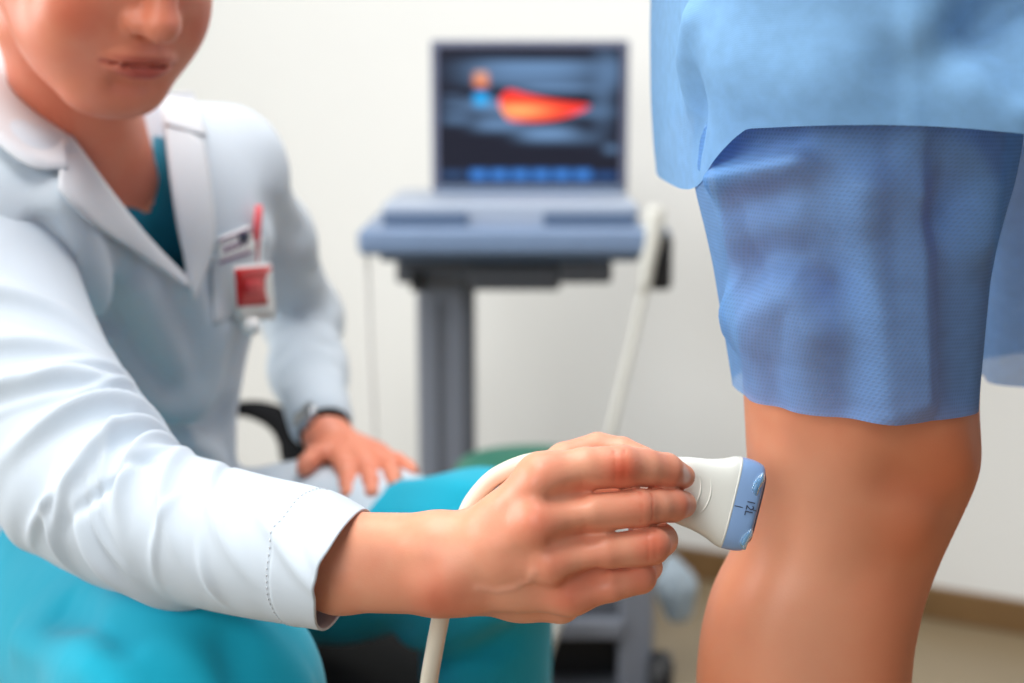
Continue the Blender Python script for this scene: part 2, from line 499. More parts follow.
def wall_box(name, t0, t1, n0, n1, z0, z1, m, b=0.0):
    V, F = bevelled_box(t0, t1, n0, n1, z0, z1, b, 2)
    P = wm + V[:, 0:1] * wd2 + V[:, 1:2] * wn; P[:, 2] = V[:, 2]
    return mesh(name, P, F, m, None, smooth=False, kind='structure')


wall_box('wall_back', -4.0, 3.0, 0.0, 0.12, 0.0, 2.85, M['wall'])
wall_box('baseboard_back', -4.0, 3.0, -0.018, 0.0, 0.0, 0.065, M['base'], 0.004)
wl = box('wall_left', -3.12, -3.0, -2.0, 5.2, 0, 2.85, M['wall'], b=0, kind='structure')
wf = thing('added_window_1', 'added white window frame around the side fill light', 'window', (-2.985, 1.2, .78)); del wf['label']; del wf['category']; wf['kind'] = 'structure'  # unseen frame added to house the side fill light
for nm, a in (('frame_side', (.22, .30, .78, 2.42)), ('frame_side', (2.10, 2.18, .78, 2.42)), ('frame_top', (.22, 2.18, 2.36, 2.44)), ('sill', (.18, 2.22, .74, .80))): box(nm, -3.0, -2.95, a[0], a[1], a[2], a[3], M['wall'], wf, .005)
flo = box('floor', -4.0, 4.0, -2.0, 5.6, -0.1, 0.0, M['floor'], b=0, kind='structure')

# ------------------------------------------------------------------ ultrasound probe
PXP = 0.80 / FPX
pf = Q(755, 508, 0.80); pu = np.array([-0.970, 0.243, 0.0]); pv = np.array([0.243, 0.970, 0.0]); pw = np.array([0, 0, 1.0])


def probe_pt(u, v, w): return to_world(pf + pu * u * PXP + pv * v * PXP + pw * w)


def probe_loft(name, keys, parent, m, n=56, per=10, cap=True):
    K = spline(keys, per * (len(keys) - 1) + 1); a = np.arange(n) * 2 * math.pi / n
    c, s = np.cos(a), np.sin(a); e = 2 / 3.2
    cx, sy = np.sign(c) * np.abs(c) ** e, np.sign(s) * np.abs(s) ** e
    V = []
    for u, hv, hw in K: V.append(pf + pu * u * PXP + pv * (hv * PXP * sy)[:, None] + pw * (hw * cx)[:, None])
    V = to_world(np.concatenate(V)); F = [tuple(f) for f in grid_faces(len(K), n, True)]
    if cap: F = F + [tuple(range(n))[::-1], tuple((len(K) - 1) * n + j for j in range(n))]
    o = mesh(name, V, F, m, parent); return o


probe = thing('ultrasound_probe', 'white and blue handheld ultrasound probe pressed against the back of the bare knee', 'probe', probe_pt(90, -30, 0))
probe_loft('housing', [(26, 46.3, .0118), (32, 45, .0117), (42, 40.5, .0114), (56, 36.5, .0110), (75, 33.5, .0106), (98, 28, .0102), (122, 21, .0098), (145, 16, .0092), (168, 11.5, .0080), (184, 10, .0064), (196, 9.6, .0056)], probe, M['probe'])
nose = probe_loft('probe_head', [(26.0, 46.2, .0117), (20, 46.6, .0119), (12, 46.2, .0118), (5, 44.5, .0112), (1.5, 42, .0100), (-0.5, 38, .008)], probe, M['probeblue'])
nose['label'] = 'blue grey head of the probe marked 12L'
probe_loft('lens', [(2, 36, .0075), (-1.5, 35, .0070), (-3.2, 32, .005)], nose, M['probeface'])
probe_loft('seam_ring', [(27.2, 46.3, .01185), (26.6, 46.6, .0121), (25.6, 46.6, .0121), (25.0, 46.3, .0118)], probe, M['probe'], per=2, cap=False)
for rr, a0, a1, uc in ((26, -0.9, 0.9, 74), (30, -0.95, 0.75, 66)):
    # embossed arcs of the finger rest
    aa = np.linspace(a0, a1, 20)
    us = uc - rr * np.cos(aa) * 0.55; vs = rr * np.sin(aa) * 0.85 + 2
    hwv = np.interp(us, [26, 42, 56, 75, 98], [.0118, .0114, .0110, .0106, .0102])
    hvv = np.interp(us, [26, 42, 56, 75, 98], [46.3, 40.5, 36.5, 33.5, 28.5])
    wv = -hwv * np.power(np.maximum(1 - np.abs(vs / hvv) ** 3.2, 0.01), 1 / 3.2)
    P = np.array([probe_pt(u, v, w + 0.0002) for u, v, w in zip(us, vs, wv)])
    V, F = sweep(P, 0.00055 * np.sin(np.linspace(0.15, math.pi - 0.15, 20)) + 0.0001, 8); mesh('finger_rest_rib', V, F, M['probe'], probe)


def text_mesh(name, body, size, origin, xdir, ydir, m, parent, thick=0.0002):
    cu = bpy.data.curves.new(name, 'FONT'); cu.body = body; cu.size = size; cu.align_x = 'CENTER'; cu.align_y = 'CENTER'
    cu.extrude = thick; cu.resolution_u = 4
    t = bpy.data.objects.new(name + '_src', cu); COL.objects.link(t)
    me = bpy.data.meshes.new_from_object(t.evaluated_get(bpy.context.evaluated_depsgraph_get()))
    bpy.data.objects.remove(t, do_unlink=True); bpy.data.curves.remove(cu)
    V = np.array([v.co[:] for v in me.vertices]); F = [tuple(p.vertices) for p in me.polygons]
    zd = np.cross(xdir, ydir)
    P = origin + V[:, 0:1] * xdir + V[:, 1:2] * ydir + V[:, 2:3] * zd
    bpy.data.meshes.remove(me)
    return mesh(name, P, F, m, parent, smooth=False)


ud, vd = probe_pt(1, 0, 0) - probe_pt(0, 0, 0), probe_pt(0, 1, 0) - probe_pt(0, 0, 0)
ud /= np.linalg.norm(ud); vd /= np.linalg.norm(vd)
text_mesh('size_mark', '12L', 0.0062, probe_pt(9.5, 0.5, -0.0119), -vd, -ud, M['print'], nose)
for u0, u1 in ((16, 24), (2, 5)):
    V, F = sweep([probe_pt(u0, -1, -0.01175), probe_pt(u1, -1, -0.01185)], 0.0003, 6); mesh('centre_mark', V, F, M['print'], nose)

# gel on the probe's head
gel = thing('ultrasound_gel', 'clear bluish contact gel smeared on the probe head', 'gel', probe_pt(5, -30, -0.012))
for v0, v1, r0, ub in ((14, 36, 3.6, 6), (-40, -20, 3.2, 4)):
    g = Field(); t = np.linspace(0, 1, 5)
    pts = [pf + pu * (ub + 2.2 * math.sin(x * 5)) * PXP + pv * (v0 + (v1 - v0) * x) * PXP + pw * (-0.0104) for x in t]
    rs = [PXP * r0 * q for q in (0.5, 0.95, 1.0, 0.85, 0.4)]; g.chain(pts, rs, 0.002)
    c = np.mean(pts, 0); P, q = extract(g, c - 0.016, c + 0.016, 0.0005); mesh('gel_smear', to_world(P), q, M['gel'], gel)

cab = [Q(563, 461, .80), Q(545, 460, .803), Q(520, 465, .81), Q(494, 478, .815), Q(476, 497, .817), Q(466, 515, .817), Q(455, 548, .818), Q(447, 582, .818), Q(441, 615, .818), Q(434, 652, .82), Q(428, 690, .823), Q(422, 760, .84), Q(425, 900, .90)]
cabw = list(to_world(np.array(cab))); cabw += [np.array([-.10, 1.02, 0.10]), np.array([-.15, 1.12, 0.008]), np.array([-.24, 1.5, 0.008]), np.array([-.30, 1.9, 0.008]), np.array([-.27, 2.14, 0.008])]
V, F = sweep(spline(cabw, 150), 0.0052, 20)
mesh('cable', V, F, M['cable'], probe)['label'] = 'thick ivory cable curving down behind the wrist'

# ------------------------------------------------------------------ doctor: body
def px(r, d): return r * d / FPX       # radius given in pixels at a depth


PEL = to_world(Q(139, 577, 1.385))
doc = thing('person', 'seated person in white coat and teal scrubs holding the probe', 'person', (PEL[0], PEL[1], 0.0))

H = Field()
# forearm and wrist
H.chain([Q(125, 505, .92), Q(340, 550, .80), Q(440, 550, .776), Q(468, 553, .772)], [.030, .0212, .0200, .0180], .008)
H.chain([Q(125, 515, .92), Q(340, 574, .80), Q(440, 578, .778), Q(468, 578, .776)], [.030, .0212, .0198, .0178], .008)
D = {}
# metacarpals
H.chain([Q(465, 550, .772), Q(503, 523, .762), Q(543, 481, .750)], [.0185, .0150, .0142], .008)
H.chain([Q(465, 560, .770), Q(505, 543, .758), Q(540, 521, .745)], [.0185, .0150, .0142], .008)
H.chain([Q(465, 570, .772), Q(510, 562, .761), Q(553, 559, .750)], [.0180, .0145, .0130], .008)
H.chain([Q(466, 580, .776), Q(515, 583, .768), Q(570, 593, .761)], [.0178, .0140, .0118], .008)
H.chain([Q(470, 583, .79), Q(520, 592, .787), Q(560, 601, .782)], [.0170, .0150, .0125], .008)
H.ell(Q(510, 553, .786), (.034, .026, .016), k=.01)
H.cap(Q(470, 550, .79), Q(540, 490, .80), .016, .012, .015)      # web towards the thumb
hand_f = {
    'index': ([Q(543, 481, .750), Q(585, 468.5, .752), Q(622, 466.5, .756), Q(645, 467.5, .763), Q(666, 470.5, .771), Q(683, 476.5, .7795)], [27, 21.3, 21.2, 18.7, 17.4, 12.2]),
    'middle': ([Q(540, 521, .745), Q(588, 513.5, .747), Q(638, 508, .755), Q(656, 506, .762), Q(672, 505, .770), Q(683, 504.5, .778)], [25, 19.2, 18.8, 17.2, 17.0, 13.6]),
    'ring': ([Q(553, 559, .750), Q(605, 552, .750), Q(652, 545.5, .757), Q(661, 540, .776), Q(655, 533, .800), Q(640, 527, .817)], [22, 17.4, 18.4, 16.5, 15, 12]),
    'little': ([Q(570, 593, .761), Q(610, 586, .758), Q(640, 577.5, .763), Q(648, 567, .783), Q(640, 554, .803), Q(628, 545, .815)], [20, 15.8, 16.0, 14, 13, 11]),
    'thumb': ([Q(480, 548, .79), Q(528, 492, .818), Q(566, 462, .835), Q(598, 450, .842), Q(622, 452, .838), Q(643, 459, .832)], [30, 25, 20, 17.5, 15.0, 13.0]),
}
for nm, (pts, rs) in hand_f.items():
    for i in range(len(pts) - 1):
        H.cap(pts[i], pts[i + 1], px(rs[i], pts[i][2]), px(rs[i + 1], pts[i + 1][2]), .0016 if i else .006)
# knuckles, tendons, hollows between the knuckles
for c, a in ((Q(541, 474, .737), .0016), (Q(537, 517, .730), .0012), (Q(550, 554, .737), .0012), (Q(568, 588, .748), .0018)): H.bump([c], a, .009)
for a, b in ((Q(552, 498, .738), Q(580, 492, .742)), (Q(555, 541, .736), Q(585, 534, .741)), (Q(568, 577, .745), Q(592, 570, .749))): H.bump([a, b], -.0030, .0045)
for c in (Q(623, 464, .744), Q(640, 504, .744), Q(655, 540, .745), Q(642, 572, .752)): H.bump([c], .0010, .006)
H.bump([Q(505, 535, .745), Q(530, 545, .745)], -.0012, .007); H.bump([Q(515, 570, .75), Q(540, 577, .75)], -.0012, .006)


def snap(F, pts, lo, hi, n=160):
    """first hit of sight lines with the field; pts are (px, py)"""
    out = []
    for (x, y) in pts:
        ds = np.linspace(lo, hi, n); P = np.array([Q(x, y, d) for d in ds]); f = F(P, cull=False)
        i = int(np.argmax(f < 0)) if (f < 0).any() else int(np.argmin(f))
        if i > 0 and f[i] < 0: d = ds[i - 1] + (ds[i] - ds[i - 1]) * f[i - 1] / (f[i - 1] - f[i])
        else: d = ds[i]
        out.append(Q(x, y, d))
    return out


H.cap(Q(572, 576, .760), Q(600, 570, .764), .0075, .0065, .004); H.cap(Q(590, 571, .777), Q(632, 564, .782), .0100, .0085, .003); H.cap(Q(556, 495, .782), Q(622, 488, .790), .0085, .0075, .003)
vein = snap(H, [(478, 588), (497, 591), (514, 588), (529, 581), (534, 572)], .70, .82)
H.bump(vein, .0006, .0016)
H.bump(snap(H, [(505, 498), (530, 485)], .70, .82), .0008, .004)
H.bump(snap(H, [(436, 592), (446, 588)], .70, .82), .0020, .009)      # wrist bone
creases = []
for xs in ((614, 451, 480), (624, 450, 478), (651, 493, 520), (640, 492, 522), (655, 530, 558), (647, 532, 560)):
    creases.append(snap(H, [(xs[0], xs[1]), (xs[0] + 1.2, (xs[1] + xs[2]) / 2), (xs[0] + 0.6, xs[2])], .70, .82))
for c in creases: H.bump(c, -.0003, .0006)

P1, q1 = extract(H, Q(95, 600, .97) * 0 + np.array([-.22, -.20, .695]), np.array([.125, -.04, .885]), 0.00115)


def skin_tone(P):
    t = np.zeros((len(P), 3))
    kn = snap(H, [(537, 480), (535, 524), (551, 562), (570, 594)], .70, .82)
    for c, a, s in zip(kn, (.25, .40, .35, .5), (.009, .010, .010, .010)): t[:, 0] = np.maximum(t[:, 0], a * gauss(P, [c], s))
    for (x, y, a, s) in ((622, 472, .85, .0075), (644, 511, .35, .008), (655, 545, .6, .008), (643, 580, .45, .008), (685, 505, .5, .006), (676, 478, .4, .006), (537, 530, .35, .011), (600, 598, .35, .014), (440, 606, .45, .016), (600, 560, .25, .012)):  # knuckle and fingertip redness, plus shade painted red along the hand's lower edge
        t[:, 0] = np.maximum(t[:, 0], a * gauss(P, snap(H, [(x, y)], .70, .82), s))
    t[:, 0] = np.maximum(t[:, 0], .30 * gauss(P, snap(H, [(580, 489), (680, 488)], .7, .82), .005))  # shade of the gap between index and middle finger, painted as red
    for c in creases: t[:, 0] = np.maximum(t[:, 0], .6 * gauss(P, c, .0008))
    t[:, 1] = np.maximum(t[:, 1], .12 * gauss(P, vein, .0022))
    nail = snap(H, [(685.5, 470), (687.5, 478)], .70, .82)
    t[:, 1] = np.maximum(t[:, 1], .9 * np.clip(1.6 * gauss(P, nail, .0024) - .3, 0, 1))
    return np.clip(t, 0, 1)


t1 = skin_tone(P1)

# far hand resting on the thigh
G = Field()
G.chain([Q(306, 345, 1.60), Q(319, 412, 1.475), Q(326, 434, 1.44)], [.034, .0245, .0225], .012)
G.ell(Q(352, 452, 1.41), (.038, .015, .028), k=.015)
G.cap(Q(326, 434, 1.44), Q(350, 452, 1.42), .020, .018, .015)
for pts, rs in (
    ([Q(330, 450, 1.40), Q(315, 456, 1.385), Q(307, 464, 1.37), Q(304, 470, 1.365)], [11, 9.5, 8.5, 7]),
    ([Q(340, 458, 1.385), Q(346, 470, 1.362), Q(348, 483, 1.345), Q(348, 494, 1.330)], [11, 8.8, 7.8, 6.8]),
    ([Q(358, 458, 1.385), Q(367, 470, 1.358), Q(371, 482, 1.338), Q(372, 493, 1.322)], [11, 8.8, 7.8, 6.8]),
    ([Q(374, 458, 1.39), Q(388, 466, 1.365), Q(393, 475, 1.345), Q(394, 483, 1.332)], [10.5, 8.4, 7.4, 6.4]),
    ([Q(384, 457, 1.40), Q(398, 462, 1.39), Q(407, 467, 1.378), Q(413, 471, 1.37)], [9.5, 7.6, 6.8, 5.8])):
    for i in range(3): G.cap(pts[i], pts[i + 1], px(rs[i], 1.41), px(rs[i + 1], 1.41), .006)
P2, q2 = extract(G, (-.25, -.18, 1.28), (-.06, .02, 1.66), 0.0024)
t2 = np.zeros((len(P2), 3)); t2[:, 0] = .35
for c in (Q(340, 452, 1.40), Q(358, 453, 1.40), Q(372, 453, 1.41), Q(348, 488, 1.38), Q(372, 488, 1.38), Q(310, 462, 1.395)): t2[:, 0] = np.maximum(t2[:, 0], .75 * gauss(P2, [c], .012))

# head: local frame with the mouth as origin, x to the person's left, y forward, z up
YAW, PIT, ROLL = math.radians(48), math.radians(36), math.radians(6)
fw = np.array([math.sin(YAW) * math.cos(PIT), -math.sin(PIT), -math.cos(YAW) * math.cos(PIT)])
up0 = np.array([0, 1.0, 0]); lf = np.cross(fw, up0); lf /= np.linalg.norm(lf)
if lf[0] < 0: lf = -lf
hu = np.cross(lf, fw); hu /= np.linalg.norm(hu)
if hu[1] < 0: hu = -hu
cr, sr = math.cos(ROLL), math.sin(ROLL)
lf, hu = lf * cr + hu * sr, hu * cr - lf * sr
HM = np.stack([lf, fw, hu], -1); HO = Q(131, 50, 1.03)
HS = .96


def hd(x, y, z): return HO + HM @ (np.array([x, y, z]) * HS)


E = Field()
E.ell(hd(0, -.095, .095), (.074, .094, .092), HM, .02)                    # cranium
E.ell(hd(0, -.050, .040), (.064, .066, .076), HM, .025)                   # face
E.ell(hd(0, -.042, -.013), (.060, .056, .042), HM, .022)                  # jaw
for s in (-1, 1):
    E.cap(hd(.055 * s, -.078, .008), hd(.024 * s, -.012, -.034), .019, .016, .02)
    E.ell(hd(.041 * s, -.020, .022), (.025, .026, .036), HM, .02)         # cheek
    E.ell(hd(.078 * s, -.092, .062), (.008, .018, .030), HM, .006)        # ear
    E.cap(hd(.010 * s, .012, .094), hd(.044 * s, -.006, .094), .009, .007, .012)   # brow
E.ell(hd(0, -.008, -.041), (.029, .020, .017), HM, .018)                  # chin
E.ell(hd(0, -.012, .008), (.034, .026, .030), HM, .016)                   # muzzle
E.chain([hd(0, .008, .090), hd(0, .018, .066), hd(0, .029, .040)], [.008, .0085, .0115], .010)
E.ell(hd(0, .0295, .034), (.0135, .0125, .0115), HM, .007)                # nose tip
for s in (-1, 1):
    E.ell(hd(.0145 * s, .0165, .0315), (.0085, .0120, .0090), HM, .006)
    E.ell(hd(.0075 * s, .0235, .0235), (.0042, .0060, .0036), HM, .003, sub=True)
    E.ell(hd(.031 * s, .006, .080), (.017, .013, .012), HM, .010, sub=True)
    E.ell(hd(.031 * s, -.0045, .078), (.0155, .0140, .0125), HM, .005)
    E.ell(hd(.031 * s, .0085, .0735), (.0115, .0065, .0030), HM, .0015, sub=True)
    E.bump([hd(.021 * s, .012, .028), hd(.031 * s, .000, .008), hd(.033 * s, -.006, -.006)], -.0018, .004)


def face_y(x, z):
    ys = np.linspace(.07, -.05, 120); f = E(np.array([hd(x, y, z) for y in ys]), cull=False)
    return float(ys[int(np.argmax(f < 0))])


ul = [hd(x, face_y(x, .0050) - .0022, .0050 - 4.5 * x * x + .0012 * math.exp(-((abs(x) - .006) / .004) ** 2)) for x in np.linspace(-.0275, .0275, 9)]
ll = [hd(x, face_y(x, -.0062) - .0030, -.0064 + 7.0 * x * x) for x in np.linspace(-.0255, .0255, 9)]
ml = [hd(x, face_y(x, -.0006) + .0026 * (1 - (x / .03) ** 2) + .0004, -.0006 - .8 * abs(x) ** 1.2 * .2) for x in np.linspace(-.0300, .0300, 9)]
rr = lambda r: [r * q for q in (.35, .7, .92, 1, .92, 1, .92, .7, .35)]
E.chain(ul, rr(.0058), .005); E.chain(ll, rr(.0072), .006)
E.chain(ml, [.0006, .0014, .0019, .0021, .0021, .0021, .0019, .0014, .0006], .0022, sub=True)
E.bump([hd(-.012, .012, -.0195), hd(.012, .012, -.0195)], -.0045, .0065)
E.bump([hd(0, .016, .0165)], -.0012, .0028)
NB = Q(98, 205, 1.24)                                                    # base of the neck
E.chain([hd(0, -.105, .030), hd(0, -.112, -.030), NB], [.046, .046, .056], .012)
lo = np.minimum.reduce([hd(*v) for v in [(a, b, c) for a in (-.1, .1) for b in (-.21, .05) for c in (-.06, .2)]])
hi = np.maximum.reduce([hd(*v) for v in [(a, b, c) for a in (-.1, .1) for b in (-.21, .05) for c in (-.06, .2)]])
lo = np.minimum(lo, NB - .09); hi = np.maximum(hi, NB + .07)
P3, q3 = extract(E, lo, hi, 0.0021)
loc = ((P3 - HO) @ HM) / HS
t3 = np.zeros((len(P3), 3))
t3[:, 0] = .38
for s in (-1, 1): t3[:, 0] = np.maximum(t3[:, 0], 0.8 * np.exp(-((loc - np.array([.046 * s, -.006, .026])) ** 2).sum(1) / (2 * .020 ** 2)))
t3[:, 0] = np.maximum(t3[:, 0], .45 * np.exp(-((loc - np.array([0, .034, .034])) ** 2).sum(1) / (2 * .011 ** 2)))
t3[:, 0] = np.maximum(t3[:, 0], .35 * np.exp(-((loc - np.array([0, .010, -.040])) ** 2).sum(1) / (2 * .014 ** 2)))
lipm = np.maximum(gauss(P3, [p + fw * .003 for p in ul[1:-1]], .0036) * 1.1, gauss(P3, [p + fw * .004 for p in ll[1:-1]], .0046) * 1.2)
lx, ly, lz = loc.T
t3[:, 2] = .8 * np.maximum(np.exp(-((lz + .0072) / .0052) ** 4 - (lx / .0225) ** 4), .8 * np.exp(-((lz - .0040 + 3.5 * lx * lx) / .0036) ** 4 - (lx / .025) ** 4)) * (ly > -.012)
t3[:, 2] = np.maximum(t3[:, 2], .7 * gauss(P3, ml, .0018))
t3 = np.clip(t3, 0, 1)

# trunk inside the clothes, one surface from neck to arms (body core)
RSH, LSH = Q(0, 212, 1.08), Q(222, 170, 1.36)
ELB, LEL = Q(122, 508, .92), Q(303, 318, 1.62)
HIPN, HIPF = Q(60, 590, 1.31), Q(209, 568, 1.47)
KNN, KNF = Q(190, 705, .94), Q(482, 549, 1.30)


def torso(extra=0.0, k=0.05):
    T = Field()
    CH = np.array([.60, 0.0, -.80]); SA = np.array([.80, 0, .60])
    MM = np.stack([SA, np.array([0, 1.0, 0]), CH], -1)
    T.ell(Q(100, 300, 1.30), (.142, .19, .116), MM, k)
    T.ell(Q(110, 235, 1.27), (.150, .10, .100), MM, k)
    T.ell(Q(104, 450, 1.38), (.128, .16, .118), MM, k)
    T.ell(Q(115, 580, 1.39), (.140, .09, .13), MM, k)
    T.cap(RSH, NB + np.array([0, -.02, .02]), .072, .075, k); T.cap(LSH, NB + np.array([0, -.012, .02]), .057, .075, k)
    return T


TB = torso()


def offs(F, o):
    A = Field(); A.func('u', lambda p: F(p, cull=False) + o, (0, 0, 1.3), 99); return A


K = Field()
K.func('u', lambda p: TB(p, cull=False) + .044, (0, 0, 1.3), 99, .02)
K.chain([Q(-40, 215, 1.10), Q(20, 385, 1.005), ELB], [.036, .034, .030], .03); K.cap(LSH, LEL, .038, .030, .03); K.cap(LEL, Q(322, 412, 1.475), .030, .027, .02)
K.cap(NB, NB + np.array([-.02, -.06, .06]), .055, .06, .03)
for h_, k_ in ((HIPN, KNN), (HIPF, KNF)): K.cap(h_, k_, .066, .048, .03)
P4, q4 = extract(K, (-.62, -.36, .84), (.06, .19, 1.72), 0.009)
t4 = np.zeros((len(P4), 3)); t4[:, 0] = .15

off_ = np.cumsum([0, len(P1), len(P2), len(P3)])
BP = to_world(np.concatenate([P1, P2, P3, P4]))
BQ = np.concatenate([q1, q2 + off_[1], q3 + off_[2], q4 + off_[3]])
mesh('body', BP, BQ, M['skin'], doc, attr={'tone': np.concatenate([t1, t2, t3, t4])})
# eyes, hair
for s in (-1, 1):
    bm = bmesh.new(); bmesh.ops.create_uvsphere(bm, u_segments=20, v_segments=12, radius=.0122)
    V = np.array([v.co[:] for v in bm.verts]); Fc = [[v.index for v in f.verts] for f in bm.faces]; bm.free()
    ey = mesh('eye', to_world(V + hd(.031 * s, -.0050, .077)), Fc, M['eye'], doc)
    bm = bmesh.new(); bmesh.ops.create_uvsphere(bm, u_segments=16, v_segments=8, radius=.0058)
    V = np.array([v.co[:] for v in bm.verts]); Fc = [[v.index for v in f.verts] for f in bm.faces]; bm.free()
    mesh('iris', to_world(V + hd(.031 * s, .0018, .0735)), Fc, M['iris'], ey)
for s in (-1, 1):
    bp_ = [hd(x * s, face_y(x * s, z) + .0008, z) for x, z in ((.012, .098), (.022, .101), (.033, .103), (.044, .099), (.050, .095))]
    V, F = sweep(to_world(spline(np.array(bp_), 24)), np.interp(np.linspace(0, 1, 24), [0, .3, 1], [.0034, .0040, .0012]), 10); mesh('eyebrow', V, F, M['hair'], doc)
HR = Field(); HR.ell(hd(0, -.102, .104), (.084, .100, .096), HM, .01)
HR.ell(hd(0, -.130, .060), (.076, .075, .080), HM, .02)
HR.func('s', lambda p: ((p - f32(HO)) @ f32(HM)) @ f32([0, -.86, .5]) - .075, HO, 99)
HR.func('d', lambda p: .0022 * np.sin(210 * ((p - f32(HO)) @ f32(HM))[:, 0] + 3 * np.sin(60 * ((p - f32(HO)) @ f32(HM))[:, 2])), HO, 99)
lo2 = hd(0, -.11, .09) - .15; P5, q5 = extract(HR, lo2, lo2 + .30, .004); mesh('hair', to_world(P5), q5, M['hair'], doc)

# ------------------------------------------------------------------ doctor: clothes
def poly_sd(x, y, poly):
    P = np.asarray(poly, float); n = len(P); d = np.full(len(x), 1e9); ins = np.zeros(len(x), bool)
    for i in range(n):
        a, b = P[i], P[(i + 1) % n]; e = b - a
        t = np.clip(((x - a[0]) * e[0] + (y - a[1]) * e[1]) / (e @ e), 0, 1)
        d = np.minimum(d, np.hypot(x - a[0] - t * e[0], y - a[1] - t * e[1]))
        c = ((a[1] > y) != (b[1] > y))
        if abs(e[1]) > 1e-9: ins ^= c & (x < a[0] + (y - a[1]) / e[1] * e[0])
    return np.where(ins, -d, d)


def opening(poly, base, depth):
    """neckline cut: a wedge through the front layers only"""
    def fn(p):
        z = np.maximum(p[:, 2], .3); x = p[:, 0] / z * FPX + 512; y = 341.5 - p[:, 1] / z * FPX
        a = poly_sd(x, y, poly) * z / FPX
        return np.maximum(np.maximum(a, -(base(p, cull=False) + depth)), z - 1.33)
    return fn


VN = [(-40, -30), (8, 58), (60, 124), (110, 192), (150, 243), (187, 281), (180, 230), (171, 180), (163, 112), (150, 50), (60, 0)]
VS = [(-40, -30), (8, 58), (60, 124), (105, 186), (148, 215), (154, 190), (152, 110), (140, 50), (60, 0)]
CT = torso()
CT.chain([LSH, Q(268, 240, 1.50), LEL, Q(308, 370, 1.545), Q(320, 419, 1.462)], [.054, .044, .040, .037, .0335], .03)
# skirts of the coat over the thighs
CT.chain([HIPF, Q(300, 556, 1.42), Q(380, 552, 1.375)], [.095, .087, .084], .03)
CT.chain([HIPN + np.array([0, 0, .02]), Q(15, 603, 1.25)], [.092, .080], .03)
CT.func('s', lambda p: np.maximum(p[:, 1] + .215, -(p[:, 0] + .36)), (0, 0, 1.3), 99, .01)
CT_B = []
for pts, a, s_ in (
        ([Q(62, 205, 1.14), Q(85, 270, 1.17), Q(120, 350, 1.20), Q(165, 410, 1.26)], .013, .012),
        ([Q(140, 290, 1.17), Q(160, 340, 1.19), Q(188, 400, 1.24)], .010, .012),
        ([Q(100, 300, 1.17), Q(130, 355, 1.2), Q(160, 385, 1.24)], -.012, .014),
        ([Q(215, 330, 1.24), Q(205, 380, 1.25), Q(188, 410, 1.25)], .012, .010),
        ([Q(150, 425, 1.26), Q(200, 428, 1.27), Q(225, 420, 1.30)], -.010, .012),
        ([Q(190, 440, 1.27), Q(215, 475, 1.28)], .012, .010),
        ([Q(190, 290, 1.18), Q(205, 330, 1.20), Q(200, 400, 1.24)], .006, .008),
        ([Q(45, 232, 1.06), Q(57, 262, 1.07)], -.012, .008),
        ([Q(270, 210, 1.36), Q(300, 235, 1.46)], -.006, .012),
        ([Q(268, 260, 1.42), Q(318, 275, 1.48)], -.004, .008), ([Q(275, 330, 1.52), Q(335, 318, 1.56)], .005, .007),
        ([Q(275, 360, 1.5), Q(335, 345, 1.52)], -.005, .008), ([Q(285, 390, 1.46), Q(340, 378, 1.48)], .004, .006),
        ([Q(250, 500, 1.36), Q(330, 500, 1.32)], -.005, .010)):
    CT_B.append((snap(CT, [(v[0] / v[2] * FPX + 512, 341.5 - v[1] / v[2] * FPX) for v in pts], .95, 1.62, 220), a * (2.2 if pts[0][0] < -.19 and pts[0][1] > -.12 and pts[0][0] / pts[0][2] < -.20 else .9), s_))
for b_ in CT_B: CT.bump(*b_)
CT0 = CT.ops[:]
CT.func('s', opening(VN, TB, .055), (0, 0, 1.1), 99, .002)
P, q = extract(CT, (-.66, -.36, 1.0), (.02, .21, 1.74), .0046, margin=1.8)
coat = mesh('lab_coat', to_world(P), q, M['coat'], doc)
SF = Field(); SF.func('u', lambda p: TB(p, cull=False) + .032, (0, 0, 1.3), 99)
SF.func('s', opening(VS, TB, .08), (0, 0, 1.1), 99, .002)
SF.func('s', lambda p: (p[:, 1] + .12), (0, 0, 1.1), 99)
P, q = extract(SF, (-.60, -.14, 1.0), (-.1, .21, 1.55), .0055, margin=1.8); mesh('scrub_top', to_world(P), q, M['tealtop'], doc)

FullC = Field(); FullC.ops = CT0


def drape(name, inner, outer, o_in, o_out, m, parent, nu=26, nv=8, thick=.0022, base=None):
    """cloth panel laid on the chest between two outlines"""
    A, B = spline(np.array(inner, float), nu), spline(np.array(outer, float), nu); V = []
    for i in range(nu):
        pts = [tuple(A[i] + (B[i] - A[i]) * j / (nv - 1)) for j in range(nv)]
        S = snap(base or FullC, pts, .95, 1.45, 120)
        for j, p in enumerate(S):
            f = j / (nv - 1); o = o_in + (o_out - o_in) * f + .003 * math.sin(math.pi * f)
            V.append(p * (1 - o / np.linalg.norm(p)))
    V = np.array(V).reshape(nu, nv, 3)
    for _ in range(6):
        V[1:-1] = V[1:-1] * .5 + (V[:-2] + V[2:]) * .25
        V[:, 1:-1] = V[:, 1:-1] * .5 + (V[:, :-2] + V[:, 2:]) * .25
    o = mesh(name, to_world(V.reshape(-1, 3)), grid_faces(nu, nv), m, parent)
    return solidify(o, thick, 0.0)


